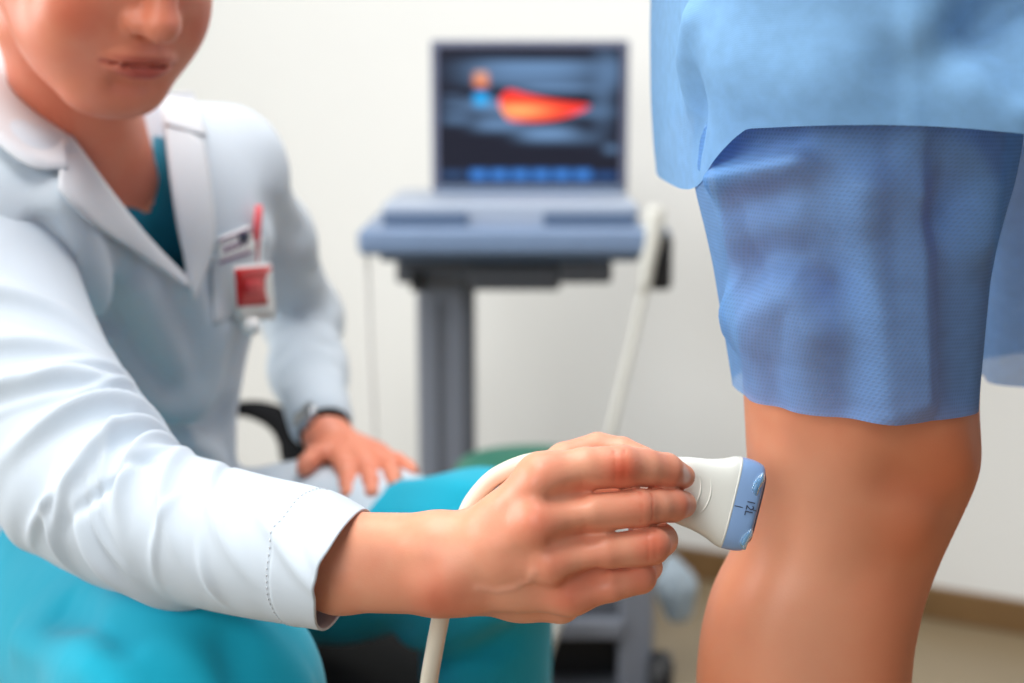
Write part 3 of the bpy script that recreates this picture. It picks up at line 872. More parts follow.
drape('lapel', [(64, 126), (110, 190), (150, 240), (189, 280)], [(58, 188), (92, 224), (143, 257), (188, 288)], .006, .011, M['lapel'], coat)
ci = spline(np.array([Q(-14, 14, 1.25), Q(4, 44, 1.225), Q(38, 92, 1.185), Q(72, 140, 1.150)]), 26)
co = spline(np.array([p * (1 - .015 / np.linalg.norm(p)) for p in snap(FullC, [(-36, 112), (-12, 134), (30, 166), (68, 168)], .95, 1.45)]), 26)
ci[-6:] = ci[-6:] * .5 + .5 * (spline(np.array([p * (1 - .011 / np.linalg.norm(p)) for p in snap(FullC, [(62, 126), (74, 143)], .95, 1.45)]), 6))
CG = np.array([[ci[i_] + (co[i_] - ci[i_]) * f - np.array([0, -.35, .9]) * .012 * math.sin(math.pi * f) for f in np.linspace(0, 1, 9)] for i_ in range(26)])
for _ in range(4): CG[1:-1] = CG[1:-1] * .5 + (CG[:-2] + CG[2:]) * .25
solidify(mesh('collar', to_world(CG.reshape(-1, 3)), grid_faces(26, 9), M['lapel'], coat), .0024, 0.0)
drape('lapel', [(163, 118), (170, 175), (178, 228), (189, 279)], [(204, 141), (212, 190), (214, 248), (193, 303)], .006, .010, M['lapel'], coat)
drape('collar', [(158, 92), (161, 106), (164, 124)], [(192, 92), (200, 112), (207, 136)], .010, .012, M['lapel'], coat)
cth = np.linspace(math.radians(20), math.radians(285), 60); cc = NB + np.array([0, .028, .012]); CB = []
for k_, hh in enumerate(np.linspace(0, 1, 7)):
    rr_ = .071 + .012 * hh ** 2 + .006 * math.sin(hh * 3); yy = .034 * (1 - hh) - .014 * hh
    CB.append(cc + np.stack([rr_ * np.cos(cth), np.full(60, yy) - .02 * np.cos(cth - 2.6), rr_ * np.sin(cth)], -1))
solidify(mesh('collar', to_world(np.concatenate(CB)), grid_faces(7, 60), M['lapel'], coat), .0024, 0.0)
drape('breast_pocket', [(212, 258), (212, 285), (214, 325)], [(262, 236), (262, 265), (262, 308)], .003, .003, M['lapel'], coat, nu=14, nv=8)
tagp = drape('sewn_name_tag', [(218, 238), (219, 250), (220, 263)], [(250, 225), (252, 238), (254, 252)], .008, .008, M['white'], coat, nu=6, nv=6, thick=.001)
tagp['label'] = 'small pale name tag with purple lettering above the pocket'
for k, (y0, y1) in enumerate(((240, 228), (262, 251))):
    drape('purple_stripe', [(219, y0), (219, y0 + 2.5)], [(252, y1 - 1), (252, y1 + 1.5)], .0098, .0098, M['purple'], coat, nu=4, nv=8, thick=.0006)
drape('dark_mark', [(238, 234), (240, 238), (241, 244)], [(247, 229), (249, 233), (250, 240)], .0100, .0100, M['print'], coat, nu=4, nv=4, thick=.0006)
for xs in (224, 230, 236, 243): drape('letter_stroke', [(xs, 247 - (xs - 224) * .4), (xs + .5, 253 - (xs - 224) * .4)], [(xs + 3.5, 246 - (xs - 224) * .4), (xs + 4, 252 - (xs - 224) * .4)], .0098, .0098, M['purple'], coat, nu=3, nv=3, thick=.0006)

# near sleeve: a tube of cloth with an open cuff
SK = np.array([list(Q(-62, 150, 1.13)) + [.074, .076], list(Q(-34, 225, 1.085)) + [.074, .074], list(Q(-8, 305, 1.045)) + [.068, .066], list(Q(28, 388, 1.00)) + [.064, .062],
               list(Q(76, 465, .955)) + [.059, .060], list(Q(135, 510, .915)) + [.053, .0525], list(Q(190, 530, .885)) + [.0465, .0455], list(Q(250, 545, .852)) + [.041, .0425],
               list(Q(305, 556, .820)) + [.0365, .0400], list(Q(343, 569, .797)) + [.0330, .0352]])
NT, NA = 300, 132
S_ = spline(SK, NT); C = S_[:, :3]; T = np.gradient(C, axis=0); ds = np.linalg.norm(T, axis=1); T /= ds[:, None]; arc = np.cumsum(ds) - ds[0]
arc_e = arc[int(NT * 5 / 9.0)]; arc_c = arc[-1]
th = np.arange(NA) * 2 * math.pi / NA; SV = np.zeros((NT, NA, 3))
ft = np.array([0, 0, -1.0])
rng = random.Random(4)
folds = []      # (arc at the crook, slope along the ring, width, height, ring centre, ring spread)
for a0, sl, w, A, c, spd in ((-.030, -.030, .010, .012, 1.1, .95), (-.008, .004, .008, .012, 1.2, .9), (.012, .032, .009, .010, 1.2, .85), (-.060, -.052, .011, .009, .9, .9),
                             (.036, .050, .008, .006, 1.0, .8), (-.095, -.06, .012, .006, .6, .9), (-.14, -.07, .014, .006, .5, 1.0), (.07, .065, .010, .0035, .7, .8),
                             (.10, .08, .010, .0028, .3, .7), (-.02, -.02, .012, .003, -1.2, .8), (.02, .02, .010, .003, -1.3, .8), (-.045, .055, .010, .007, -.5, .6), (.145, .05, .008, .002, .2, .8)):
    folds.append((a0, sl, w, A, c, spd))
for _ in range(16):
    folds.append((rng.uniform(-.10, .09), rng.uniform(-.05, .07), rng.uniform(.004, .0065), rng.uniform(.0018, .0042) * rng.choice((1, 1, -1)), rng.uniform(-.6, 1.4), rng.uniform(.35, .8)))
for i in range(NT):
    t = T[i]; e1 = ft - t * (ft @ t); e1 /= np.linalg.norm(e1); e2 = np.cross(t, e1)
    if e2[1] + e2[0] * .6 < 0: e2 = -e2
    ph = np.where(th > math.pi, th - 2 * math.pi, th); a = arc[i] - arc_e
    rad = np.ones(NA) * 0.0
    for a0, sl, w, A, c, spd in folds:
        cen = a0 + sl * (math.pi / 2 - ph) / (math.pi / 2)
        rad += 1.3 * A * np.exp(-((a - cen) / (w * .8)) ** 2) * np.exp(-((ph - c) / spd) ** 2)
    # hollow of the crook
    rad -= .010 * math.exp(-(a / .03) ** 2) * np.exp(-((ph - 1.9) / .8) ** 2)
    b = arc_c - arc[i]
    if b < .034: rad += .0007 * (1 - np.exp(-((b - .034) / .0015) ** 2))
    rad -= .0009 * math.exp(-((b - .031) / .0012) ** 2)
    cuff = math.exp(-(b / .05))
    rad += .0012 * cuff * np.sin(3 * th + .8)
    rx, ry = S_[i, 3] + rad, S_[i, 4] + rad
    sh = cuff * (.007 * np.sin(ph) + .020 * np.cos(ph))
    SV[i] = C[i] + np.cos(th)[:, None] * e1 * rx[:, None] + np.sin(th)[:, None] * e2 * ry[:, None] + t * sh[:, None]
slv = mesh('sleeve', to_world(SV.reshape(-1, 3)), grid_faces(NT, NA, True)[:, ::-1], M['coat'], coat); solidify(slv, .0014, -1.0)
# row of stitches around the cuff
si = int(np.argmin(np.abs(arc_c - arc - .032)))
stv, stf = [], []
for j in range(0, NA, 2):
    p0, p1 = SV[si, j], SV[si, (j + 1) % NA]; o = (p0 - C[si]) / np.linalg.norm(p0 - C[si]) * .0002
    if (p0 - C[si])[2] > .012: continue
    V, F = sweep(to_world(np.array([p0 + o, p0 * .3 + p1 * .7 + o])), .00032, 5); stf += [tuple(i_ + len(stv) for i_ in f) for f in F]; stv += list(V)

mesh('cuff_stitching', np.array(stv), stf, M['lapel'], coat)

# trousers
TR = Field()
TR.ell(Q(139, 585, 1.39), (.17, .09, .14), k=.05)
ANF, ANN = to_cam(np.array([-.02, 1.37, .10])), to_cam(np.array([-.16, .90, .10]))
TR.chain([HIPF, Q(340, 562, 1.39), KNF], [.080, .072, .068], .03); TR.cap(KNF, ANF, .067, .052, .03)
TR.chain([HIPN, KNN], [.098, .083], .05); TR.cap(KNN, ANN, .082, .058, .03)
TR_B = []
for pts, a, s_ in (([Q(190, 600, .98), Q(260, 640, .90), Q(300, 690, .88)], .006, .010), ([Q(60, 610, 1.05), Q(140, 650, .92), Q(180, 690, .88)], -.007, .010), ([Q(20, 640, 1.0), Q(90, 670, .93), Q(120, 700, .9)], .006, .010),
                   ([Q(410, 640, 1.26), Q(500, 612, 1.23)], .006, .010), ([Q(400, 668, 1.27), Q(500, 640, 1.25)], -.006, .012), ([Q(400, 485, 1.28), Q(470, 490, 1.24)], .004, .009), ([Q(230, 640, .93), Q(240, 690, .88)], -.006, .009)):
    TR_B.append((snap(TR, [(v[0] / v[2] * FPX + 512, 341.5 - v[1] / v[2] * FPX) for v in pts], .75, 1.5, 220), a * 1.3, s_))
for b_ in TR_B: TR.bump(*b_)
lo = np.array([-.68, -.98, .80]); P, q = extract(TR, lo, (.12, -.03, 1.60), .0052); mesh('trousers', to_world(P), q, M['teal'], doc)


def shoe(x, y, yaw, parent):
    c, s = math.cos(yaw), math.sin(yaw); f = lambda a, b, z: np.array([x + a * c - b * s, y + a * s + b * c, z])
    S = Field(); S.chain([f(-.03, 0, .05), f(.06, 0, .045), f(.15, .005, .034)], [.042, .042, .036], .02); S.cap(f(-.02, 0, .06), f(-.005, 0, .11), .042, .040, .03)
    S.func('s', lambda p: p[:, 2] - .004, (x, y, 0), 99)
    P, q = extract(S, (x - .25, y - .25, -.02), (x + .25, y + .25, .17), .007); mesh('shoe', P, q, M['shoe'], parent)


shoe(-.02, 1.37, -.35, doc); shoe(-.16, .90, -.75, doc)

# wristwatch on the far wrist
wc, wa = Q(325, 431, 1.445), Q(326, 438, 1.435) - Q(321, 412, 1.475); wa /= np.linalg.norm(wa)
e1 = np.cross(wa, [0, 0, 1.0]); e1 /= np.linalg.norm(e1); e2 = np.cross(wa, e1); a = np.linspace(0, 2 * math.pi, 40, endpoint=False)
ring = []
for u, r in ((-.009, .0235), (-.009, .0275), (.009, .0275), (.009, .0235)): ring.append(wc + wa * u + r * (np.cos(a)[:, None] * e1 + np.sin(a)[:, None] * e2))
R4 = np.concatenate(ring + [ring[0]]); wwt = mesh('wristwatch', to_world(R4), grid_faces(5, 40, True), M['blackpad'], doc)
wv = -e2 * .8 + e1 * .3 if e2[2] > 0 else e2 * .8 + e1 * .3
wv = wv / np.linalg.norm(wv); V, F = sweep(to_world(np.array([wc + wv * .023, wc + wv * .0315, wc + wv * .033])), [.015, .015, .012], 24); mesh('watch_case', V, F, M['chrome'], wwt)

# badge and pen (clipped to the pocket)
bo = snap(FullC, [(254, 290)], .95, 1.5)[0]; bd = bo[2] - .022
badge = thing('name_badge', 'white badge with red square panel clipped to coat pocket', 'badge', to_world(Q(255, 322, bd)))


def plate(name, quad, d, t, m, parent, dz=(0, 0, 0, 0)):
    fr = [to_world(Q(x, y, d + z)) for (x, y), z in zip(quad, dz)]; bk = [to_world(Q(x, y, d + z + t)) for (x, y), z in zip(quad, dz)]
    return mesh(name, np.array(fr + bk), [(3, 2, 1, 0), (4, 5, 6, 7), (0, 1, 5, 4), (1, 2, 6, 5), (2, 3, 7, 6), (3, 0, 4, 7)], m, parent, smooth=False)


dzb = (0, .018, .018, 0)
drape('card', [(233, 266), (235, 294), (237, 322)], [(271, 263), (273, 291), (275, 319)], .022, .022, M['white'], badge, nu=6, nv=6, thick=.001, base=TB)
rp = drape('red_panel', [(235, 269), (236, 288), (237.5, 307)], [(271, 266), (272, 285), (273, 304)], .0245, .0245, M['red'], badge, nu=6, nv=6, thick=.0006, base=TB)
drape('inner_print', [(245, 281), (245.5, 288), (246, 294.5)], [(261, 279.5), (261.5, 286), (262, 293)], .0260, .0260, mat('faded_red_print', lin(222, 60, 66), .5), rp, nu=4, nv=4, thick=.0004, base=TB)
V, F = sweep(to_world(np.array([Q(250, 318, bd), Q(251, 326, bd), Q(252, 335, bd)])), [.006, .0085, .006], 14); mesh('clip', V, F, M['white'], badge)
V, F = sweep(to_world(np.array([Q(259, 205, bo[2] - .02), Q(257, 232, bo[2] - .016), Q(255, 262, bo[2] - .008)])), [.0032, .0036, .0030], 12)
pen = thing('pen', 'slim pink red pen standing in the coat breast pocket', 'pen', to_world(Q(255, 262, bo[2] - .006)))
mesh('barrel', V, F, M['pink'], pen)
V, F = sweep(to_world(np.array([Q(261.5, 207, bo[2] - .017), Q(260, 228, bo[2] - .016)])), .0012, 8); mesh('pocket_clip', V, F, M['pink'], pen)

# ------------------------------------------------------------------ patient
YL = W(860, 470, .86)[1]
leg_px = [(y, l, r - 7) for y, l, r in [(-330, 690, 1060), (-150, 686, 1045), (0, 692, 1025), (150, 712, 1003), (300, 735, 987), (370, 744, 981), (403, 745.5, 979.5), (430, 747, 981), (455, 748, 981), (478, 750, 976), (500, 748, 967), (525, 744, 955), (550, 737, 944), (575, 722, 934),
          (600, 710.5, 925.5), (640, 701, 917), (683, 697, 913), (760, 700, 905), (850, 712, 894), (1000, 742, 880), (1120, 764, 868), (1220, 770, 866), (1300, 766, 872)]]
bk = [(-330, .085), (0, .076), (150, .070), (300, .0645), (403, .0605), (455, .0590), (500, .0560), (550, .0545), (600, .0560), (683, .0585), (760, .058), (850, .053), (1000, .043), (1120, .036), (1220, .035), (1300, .036)]
Zk, Xc, Ak, Bk = [], [], [], []
for y, l, r in leg_px:
    a, b = WY(l, y, YL), WY(r, y, YL); Zk.append(a[2]); Xc.append((a[0] + b[0]) / 2); Ak.append((b[0] - a[0]) / 2)
    Bk.append(np.interp(y, [k[0] for k in bk], [k[1] for k in bk]))
Zk, Xc, Ak, Bk = [np.array(v)[::-1] for v in (Zk, Xc, Ak, Bk)]
zz = np.linspace(Zk[0], Zk[-1], 400)


def smooth_interp(v):
    y = np.interp(zz, Zk, v); ker = np.exp(-np.linspace(-2, 2, 15) ** 2); ker /= ker.sum()
    return np.convolve(np.pad(y, 7, mode='edge'), ker, 'valid')


Xc, Ak, Bk = smooth_interp(Xc), smooth_interp(Ak), smooth_interp(Bk)
ZFOOT = Zk[0] - .03


def leg_fn(dx, dy):
    def fn(p):
        z = np.clip(p[:, 2], Zk[0], Zk[-1]); a, b, c = np.interp(z, zz, Ak), np.interp(z, zz, Bk), np.interp(z, zz, Xc)
        x, y = (p[:, 0] - c - dx), (p[:, 1] - YL - dy); rho = ((np.abs(x) / a) ** 2.25 + (np.abs(y) / b) ** 2.25) ** (1 / 2.25)
        d = (rho - 1) * np.minimum(a, b) * .95
        return np.maximum(d, np.maximum(p[:, 2] - Zk[-1], Zk[0] - p[:, 2]))
    return fn


B_ = Field(); ODX, ODY = .315, .215
for dx, dy in ((0, 0), (ODX, ODY)):
    B_.func('u', leg_fn(dx, dy), (Xc[0] + dx, YL + dy, .9), 99, .02)
    ax, ay = Xc[0] + dx, YL + dy
    B_.chain([np.array([ax - .03, ay, ZFOOT + .005]), np.array([ax + .05, ay, ZFOOT + .005]), np.array([ax + .15, ay - .01, ZFOOT - .012])], [.036, .035, .022], .03)
PX_, PY_ = Xc[-1] + ODX * .42, YL + ODY * .5; ZH = Zk[-1]
B_.ell((PX_, PY_, ZH - .03), (.125, .18, .12), k=.06); B_.ell((PX_, PY_, ZH + .18), (.105, .15, .16), k=.06); B_.ell((PX_, PY_, ZH + .38), (.115, .175, .16), k=.06)
B_.cap((PX_, PY_, ZH + .5), (PX_ + .02, PY_, ZH + .62), .055, .052, .05); B_.ell((PX_ + .03, PY_, ZH + .72), (.095, .075, .115), k=.02); B_.ell((PX_ + .125, PY_, ZH + .70), (.018, .012, .02), k=.015)
for s in (-1, 1):
    sh_ = np.array([PX_, PY_ + s * .19, ZH + .46]); el_ = np.array([PX_ - .03, PY_ + s * .235, ZH + .18]); wr_ = np.array([PX_ + .18, PY_ + s * .10, ZH + .22])
    B_.chain([sh_, el_, wr_, wr_ + np.array([.08, -s * .05, .0])], [.05, .038, .026, .022], .03)


def LB(px_, py_, yoff=-.055): return WY(px_, py_, YL + yoff)


for pts, a, s_ in (([LB(952, 440)], .0045, .016), ([LB(960, 470, -.04)], .003, .014), ([LB(895, 482), LB(930, 490), LB(948, 503, -.045)], -.0036, .012), ([LB(915, 523, -.05)], .0035, .012), ([LB(890, 560), LB(915, 575, -.05)], -.004, .016),
                   ([LB(775, 395, -.045), LB(778, 450, -.04)], .0014, .010), ([LB(802, 405), LB(804, 460)], -.0010, .014), ([LB(870, 400, -.06), LB(875, 440, -.06)], .0020, .014), ([LB(905, 430), LB(925, 462)], -.0016, .013),
                   ([LB(770, 600, -.045), LB(765, 680, -.045)], .0030, .018), ([LB(850, 600), LB(850, 683)], -.002, .020)):
    B_.bump(pts, a, s_)
P, q = extract(B_, (PX_ - .26, YL - .14, ZFOOT - .06), (PX_ + .40, YL + .42, ZH + .88), .0044, margin=2.0)
t = np.zeros((len(P), 3))
for pts, a, s_ in (([LB(950, 470, -.05)], .55, .022), ([LB(895, 480), LB(945, 500)], .5, .013), ([LB(915, 540)], .5, .022), ([LB(905, 600, -.05), LB(900, 680, -.05)], .35, .018), ([LB(790, 412), LB(930, 412)], .15, .012)): t[:, 0] = np.maximum(t[:, 0], a * gauss(P, pts, s_))
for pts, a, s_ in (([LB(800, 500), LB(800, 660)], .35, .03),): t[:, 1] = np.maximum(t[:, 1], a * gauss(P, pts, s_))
pat = thing('person', 'standing bare legged patient in blue disposable gown, knee being scanned', 'person', (PX_, PY_, ZFOOT - .035))
mesh('body', P, q, M['legskin'], pat, attr={'tone': np.clip(t, 0, 1)})
floorz = P[:, 2].min()
step = thing('step_platform', 'low wooden step platform under the standing patient', 'platform', (PX_ + .06, PY_, 0))
box('tread', PX_ - .32, PX_ + .45, PY_ - .26, PY_ + .30, floorz - .030, floorz - .0005, M['wood'], step, .005)
for sx in (-.29, .40):
    for sy in (-.23, .25): box('leg', PX_ + sx, PX_ + sx + .04, PY_ + sy, PY_ + sy + .04, 0.0, floorz - .030, M['wood'], step, .003)


def cloth_tube(name, zk, xl, xr, yc, b, m, parent, ridges, nz=150, na=220, ex=2.3, ripple=0.0, tilt=0.0, drop=0.0):
    """tube of thin fabric: zk heights (descending), left/right X, depth centre and half depth"""
    zs = np.linspace(zk[0], zk[-1], nz); o = np.argsort(zk)
    ip = lambda v: np.convolve(np.pad(np.interp(zs, np.array(zk)[o], np.array(v)[o]), 4, mode='edge'), np.ones(9) / 9, 'valid')
    L_, R_, Yc, Bd = ip(xl), ip(xr), ip(yc), ip(b); th = np.arange(na) * 2 * math.pi / na
    c, s = np.cos(th), np.sin(th); cx, sy = np.sign(c) * np.abs(c) ** (2 / ex), np.sign(s) * np.abs(s) ** (2 / ex)
    A_ = (R_ - L_) / 2; V = np.zeros((nz, na, 3)); V[..., 0] = ((L_ + R_) / 2)[:, None] + A_[:, None] * cx; V[..., 1] = Yc[:, None] + Bd[:, None] * sy
    V[..., 2] = zs[:, None] + tilt * (V[..., 0] - .2)
    if drop: V[..., 2] -= .0085 * np.minimum(((V[..., 0] - WY(870, 125, YL - .1)[0]) / .10) ** 2, 2.2) * np.clip(np.linspace(0, 1, nz) * 2 - 1, 0, 1)[:, None] ** 2
    if drop: V[..., 2] -= drop * np.clip((-cx - .90) / .10, 0, 1)[None] ** 1.3 * np.clip((zs[0] + .25 * (zs[-1] - zs[0]) - zs) / (.75 * (zs[0] - zs[-1])), 0, 1)[:, None] ** 2
    fl = V.reshape(-1, 3)
    nrm = np.stack([c[None] / A_[:, None], s[None] / Bd[:, None], np.zeros((nz, na))], -1); nrm /= np.linalg.norm(nrm, axis=2)[..., None]; nrm = nrm.reshape(-1, 3)
    dsp = np.zeros(len(fl))
    for pts, amp, sig, sharp in ridges:
        P_ = []
        for (x, y) in pts:                       # foot of the ridge on the undisturbed near side of the tube
            yy = yc[0] - b[0]
            for _ in range(6):
                w = WY(x, y, yy); k = (nz - 1) * np.clip((zs[0] - w[2]) / (zs[0] - zs[-1]), 0, 1); k = int(k)
                u = np.clip((w[0] - (L_[k] + R_[k]) / 2) / A_[k], -.985, .985); yy = Yc[k] - Bd[k] * (1 - abs(u) ** ex) ** (1 / ex)
            P_.append(WY(x, y, yy))
        dd = seg_dist(fl, P_); dsp += 1.7 * amp * (np.maximum(0, 1 - dd / (2.2 * sig)) if sharp else np.exp(-dd ** 2 / (2 * sig ** 2)))
    if ripple:
        fz = np.linspace(0, 1, nz)[:, None] ** 2; dsp += (ripple * fz * (np.sin(7 * th + 1.0) + .6 * np.sin(12 * th + 2.1))[None]).reshape(-1)
    fl = fl + nrm * dsp[:, None]
    ob = mesh(name, fl, grid_faces(nz, na, True), m, parent)
    uvl = ob.data.uv_layers.new(name='cloth'); li = np.empty(len(ob.data.loops), np.int32); ob.data.loops.foreach_get('vertex_index', li)
    per = 2 * math.pi * float(np.mean((A_ + Bd) / 2)); u = (li % na) / na * per; v = (li // na) / (nz - 1) * abs(zs[0] - zs[-1])
    pi = np.repeat(np.arange(len(ob.data.polygons)), 4); lastcol = (pi % na) == na - 1; u = np.where(lastcol & (li % na == 0), per, u)
    uvl.data.foreach_set('uv', np.stack([u, v], -1).astype(np.float32).ravel())
    return ob


# shorts: the leg that is scanned
sp = [(98, 700, 1010), (112, 699, 1010), (140, 696, 1008), (175, 694, 1002), (200, 698, 995), (235, 707, 986), (270, 715, 980), (330, 725, 975), (392, 735.5, 970)]
zk = [WY(850, y, YL)[2] for y, l, r in sp]; xl = [WY(l, y, YL)[0] for y, l, r in sp]; xr = [WY(r, y, YL)[0] for y, l, r in sp]
ridge1 = [([(918, 120), (920, 250), (922, 400)], .0060, .007, True), ([(868, 190), (860, 240), (878, 320), (890, 410)], .0065, .010, False), ([(845, 250), (850, 330), (852, 405)], -.0045, .010, False),
          ([(720, 180), (770, 168), (795, 160)], .0075, .007, False), ([(730, 205), (770, 195)], -.004, .009, False), ([(715, 148), (790, 138)], -.005, .008, False),
          ([(740, 275), (765, 258), (800, 258), (828, 285)], -.0065, .010, False), ([(745, 330), (780, 295), (800, 300), (815, 330)], .0045, .012, False), ([(722, 205), (738, 270), (728, 332)], .004, .006, True),
          ([(950, 200), (955, 300), (958, 390)], -.0045, .012, False), ([(768, 370), (772, 405)], -.003, .007, False), ([(960, 150), (985, 190), (980, 240)], .005, .010, False), ([(935, 160), (955, 190), (940, 215)], -.005, .010, False)]
cloth_tube('shorts_leg', zk, xl, xr, [YL] * 9, [.098, .097, .095, .092, .089, .086, .083, .080, .077], M['gown_lower'], pat, ridge1, ripple=.0011, tilt=-.03)
# shorts: the leg behind
y2 = YL + ODY; zh2 = WY(1000, 370, y2)[2]; xc2 = Xc[len(Xc) // 2] + ODX - .045
cloth_tube('shorts_leg', [zk[0], (zk[0] + zh2) / 2, zh2], [xc2 - .15, xc2 - .125, xc2 - .118], [xc2 + .14, xc2 + .12, xc2 + .11], [y2 - .01] * 3, [.088, .085, .082], M['gown_lower'], pat,
           [([(1000, 150), (1010, 280), (995, 380)], .006, .012, False)], ripple=.002)
# gown over the hips
gp = [(-420, 674), (-150, 662), (0, 659), (60, 660), (108, 664), (118, 667)]
gz = [WY(860, y, .90)[2] for y, l in gp]; gl = [WY(l, y, .95)[0] for y, l in gp]; gr = [PX_ + .26, PX_ + .25, PX_ + .25, PX_ + .25, PX_ + .25, PX_ + .25]
gyc = [PY_] * 6; gb = [.225, .222, .220, .219, .218, .218]
gyc = [YL - .125 + v for v in gb]
ridge2 = [([(940, 30), (985, 75), (1030, 110)], .010, .012, False), ([(965, 25), (1010, 0), (1050, -10)], -.012, .012, False), ([(985, 40), (1015, 75)], -.008, .010, False), ([(905, 60), (950, 55)], -.004, .012, False),
          ([(912, -10), (915, 128)], .0012, .002, True), ([(672, 110), (690, 60), (700, 20)], .006, .010, False), ([(665, 150), (700, 100)], -.006, .010, False), ([(720, 60), (790, 85), (860, 70)], .003, .016, False)]
cloth_tube('gown', gz, gl, gr, gyc, gb, M['gown_upper'], pat, ridge2, nz=150, na=260, ex=4.2, ripple=.0022, tilt=.0, drop=.037)

# ------------------------------------------------------------------ ultrasound cart
YM = 2.30
def X_(p, y=YM): return WY(p, 300, y)[0]
def Z_(p, y=YM): return WY(512, p, y)[2]


cart = thing('ultrasound_cart', 'blue grey ultrasound machine with lit screen on a wheeled column cart', 'medical equipment', (0, 2.5, 0))
def cbox(name, x0, y0, x1, y1, Y, dep, m, parent=None, b=.006, **kw):
    return box(name, X_(x0, Y), X_(x1, Y), Y, Y + dep, Z_(y1, Y), Z_(y0, Y), m, parent or cart, b, 3, **kw)


tray = cbox('tray', 358, 229, 650, 256, 2.28, .40, M['bluegrey'], b=.012)
cbox('tray_lip', 380, 253, 640, 262, 2.31, .34, M['bluedark'])
cons = cbox('console', 383, 203, 638, 230, 2.33, .33, M['bluelight'], b=.010)
cbox('vent', 384, 212, 468, 226, 2.322, .02, M['bluedark'], cons, b=.003); cbox('vent', 543, 212, 634, 226, 2.322, .02, M['bluedark'], cons, b=.003)
for k in range(4): cbox('key_row', 405, 202.0 - 0.1 * k, 618, 203.6, 2.37 + .05 * k, .035, M['bluegrey'], cons, b=.001)
YS = 2.60
hinge = cbox('hinge', 440, 186, 620, 203, YS - .02, .05, M['bluedark'], b=.006)
scr = cbox('screen_lid', 433, 40, 626, 194, YS, .03, mat('slate_bezel', lin(98, 104, 128), .4), b=.006)
NU, NVV = 150, 116
u, v = np.meshgrid(np.linspace(0, 1, NU), np.linspace(0, 1, NVV), indexing='ij')
sx0, sx1, sz0, sz1 = X_(440, YS), X_(618, YS), Z_(184, YS), Z_(47, YS)
SP = np.stack([sx0 + (sx1 - sx0) * u, np.full_like(u, YS - .0015), sz1 + (sz0 - sz1) * v], -1).reshape(-1, 3)
uf, vf = u.ravel(), v.ravel(); pic = np.zeros((len(uf), 3)) + np.array([.012, .013, .022])
rs_ = np.random.RandomState(3)


def blob(cx, cy, sx, sy, col, a=1.0, pw=2):
    g = np.exp(-(np.abs((uf - cx) / sx) ** pw + np.abs((vf - cy) / sy) ** pw))[:, None] * a
    pic[:] = pic * (1 - g) + np.array(col) * g


tis = (.13, .24, .42)
for cx, cy, sx, sy, a in ((.52, .16, .36, .07, .85), (.55, .12, .30, .02, .4), (.50, .25, .33, .03, .6), (.66, .30, .22, .025, .9), (.30, .42, .16, .05, .85), (.62, .47, .30, .035, .75), (.33, .56, .14, .05, .8), (.60, .63, .16, .055, .95), (.80, .66, .10, .04, .3), (.9, .3, .06, .30, .35), (.95, .18, .05, .12, .4), (.09, .43, .07, .03, .4), (.10, .52, .08, .04, .5), (.08, .36, .06, .02, .3), (.95, .74, .04, .03, .6)):
    blob(cx, cy, sx, sy, tis, a, 3)
blob(.62, .08, .28, .012, (.02, .02, .03), .8, 4)
blob(.235, .24, .04, .05, (.75, .22, .08), .95, 4); blob(.235, .20, .035, .025, (.6, .35, .25), .8, 4); blob(.235, .37, .04, .05, (.02, .28, .75), .95, 4); blob(.235, .38, .03, .03, (.0, .5, .8), .6)
for k in range(6):
    blob(.22 + .115 * k, .93, .052, .040, (.03, .17, .55), .9, 6); blob(.22 + .115 * k, .93, .03, .012, (.12, .32, .75), .6)
blob(.08, .93, .07, .03, (.03, .08, .2), .7, 4); blob(.92, .94, .07, .03, (.02, .08, .25), .7, 4)
# the red and orange flow band
cen = .40 + .115 * np.clip((uf - .36) / .18, 0, 1) - .02 * np.clip((uf - .60) / .25, 0, 1)
cen = .405 + .05 * np.sin(np.clip((uf - .34) / .5, 0, 1) * math.pi * .85)
hwid = .115 * np.clip((uf - .335) / .05, 0, 1) ** .5 * np.clip((.84 - uf) / .42, 0, 1) ** .6
inb = np.clip((hwid - np.abs(vf - cen)) / .02, 0, 1)[:, None]
hot = np.exp(-(((uf - .44) / .16) ** 2 + ((vf - .46) / .045) ** 2))[:, None]
pic[:] = pic * (1 - inb) + inb * (np.array([.95, .035, .02]) * (1 - hot) + np.array([1.0, .42, .14]) * hot)
mesh('display', SP, grid_faces(NU, NVV), M['screen'], scr, smooth=False, attr={'picture': pic})['label'] = 'lit screen with a red flow band on grey scan'
# under the tray
cbox('mount', 396, 260, 612, 284, 2.38, .22, M['darkgrey'], b=.008); cbox('mount_arm', 470, 266, 560, 291, 2.36, .08, M['darkgrey'], b=.006); cbox('drawer', 560, 262, 612, 282, 2.34, .1, M['darkgrey'], b=.005)
colm = cbox('column', 416, 272, 474, 735, 2.42, .12, M['midgrey'], b=.014)
cbox('side_rail', 462, 280, 474, 720, 2.412, .02, M['darkgrey'], colm, b=.003); cbox('front_groove', 436, 300, 441, 720, 2.416, .006, M['darkgrey'], colm, b=.001)
cbox('release_lever', 410, 272, 424, 292, 2.36, .05, M['black'], b=.004)
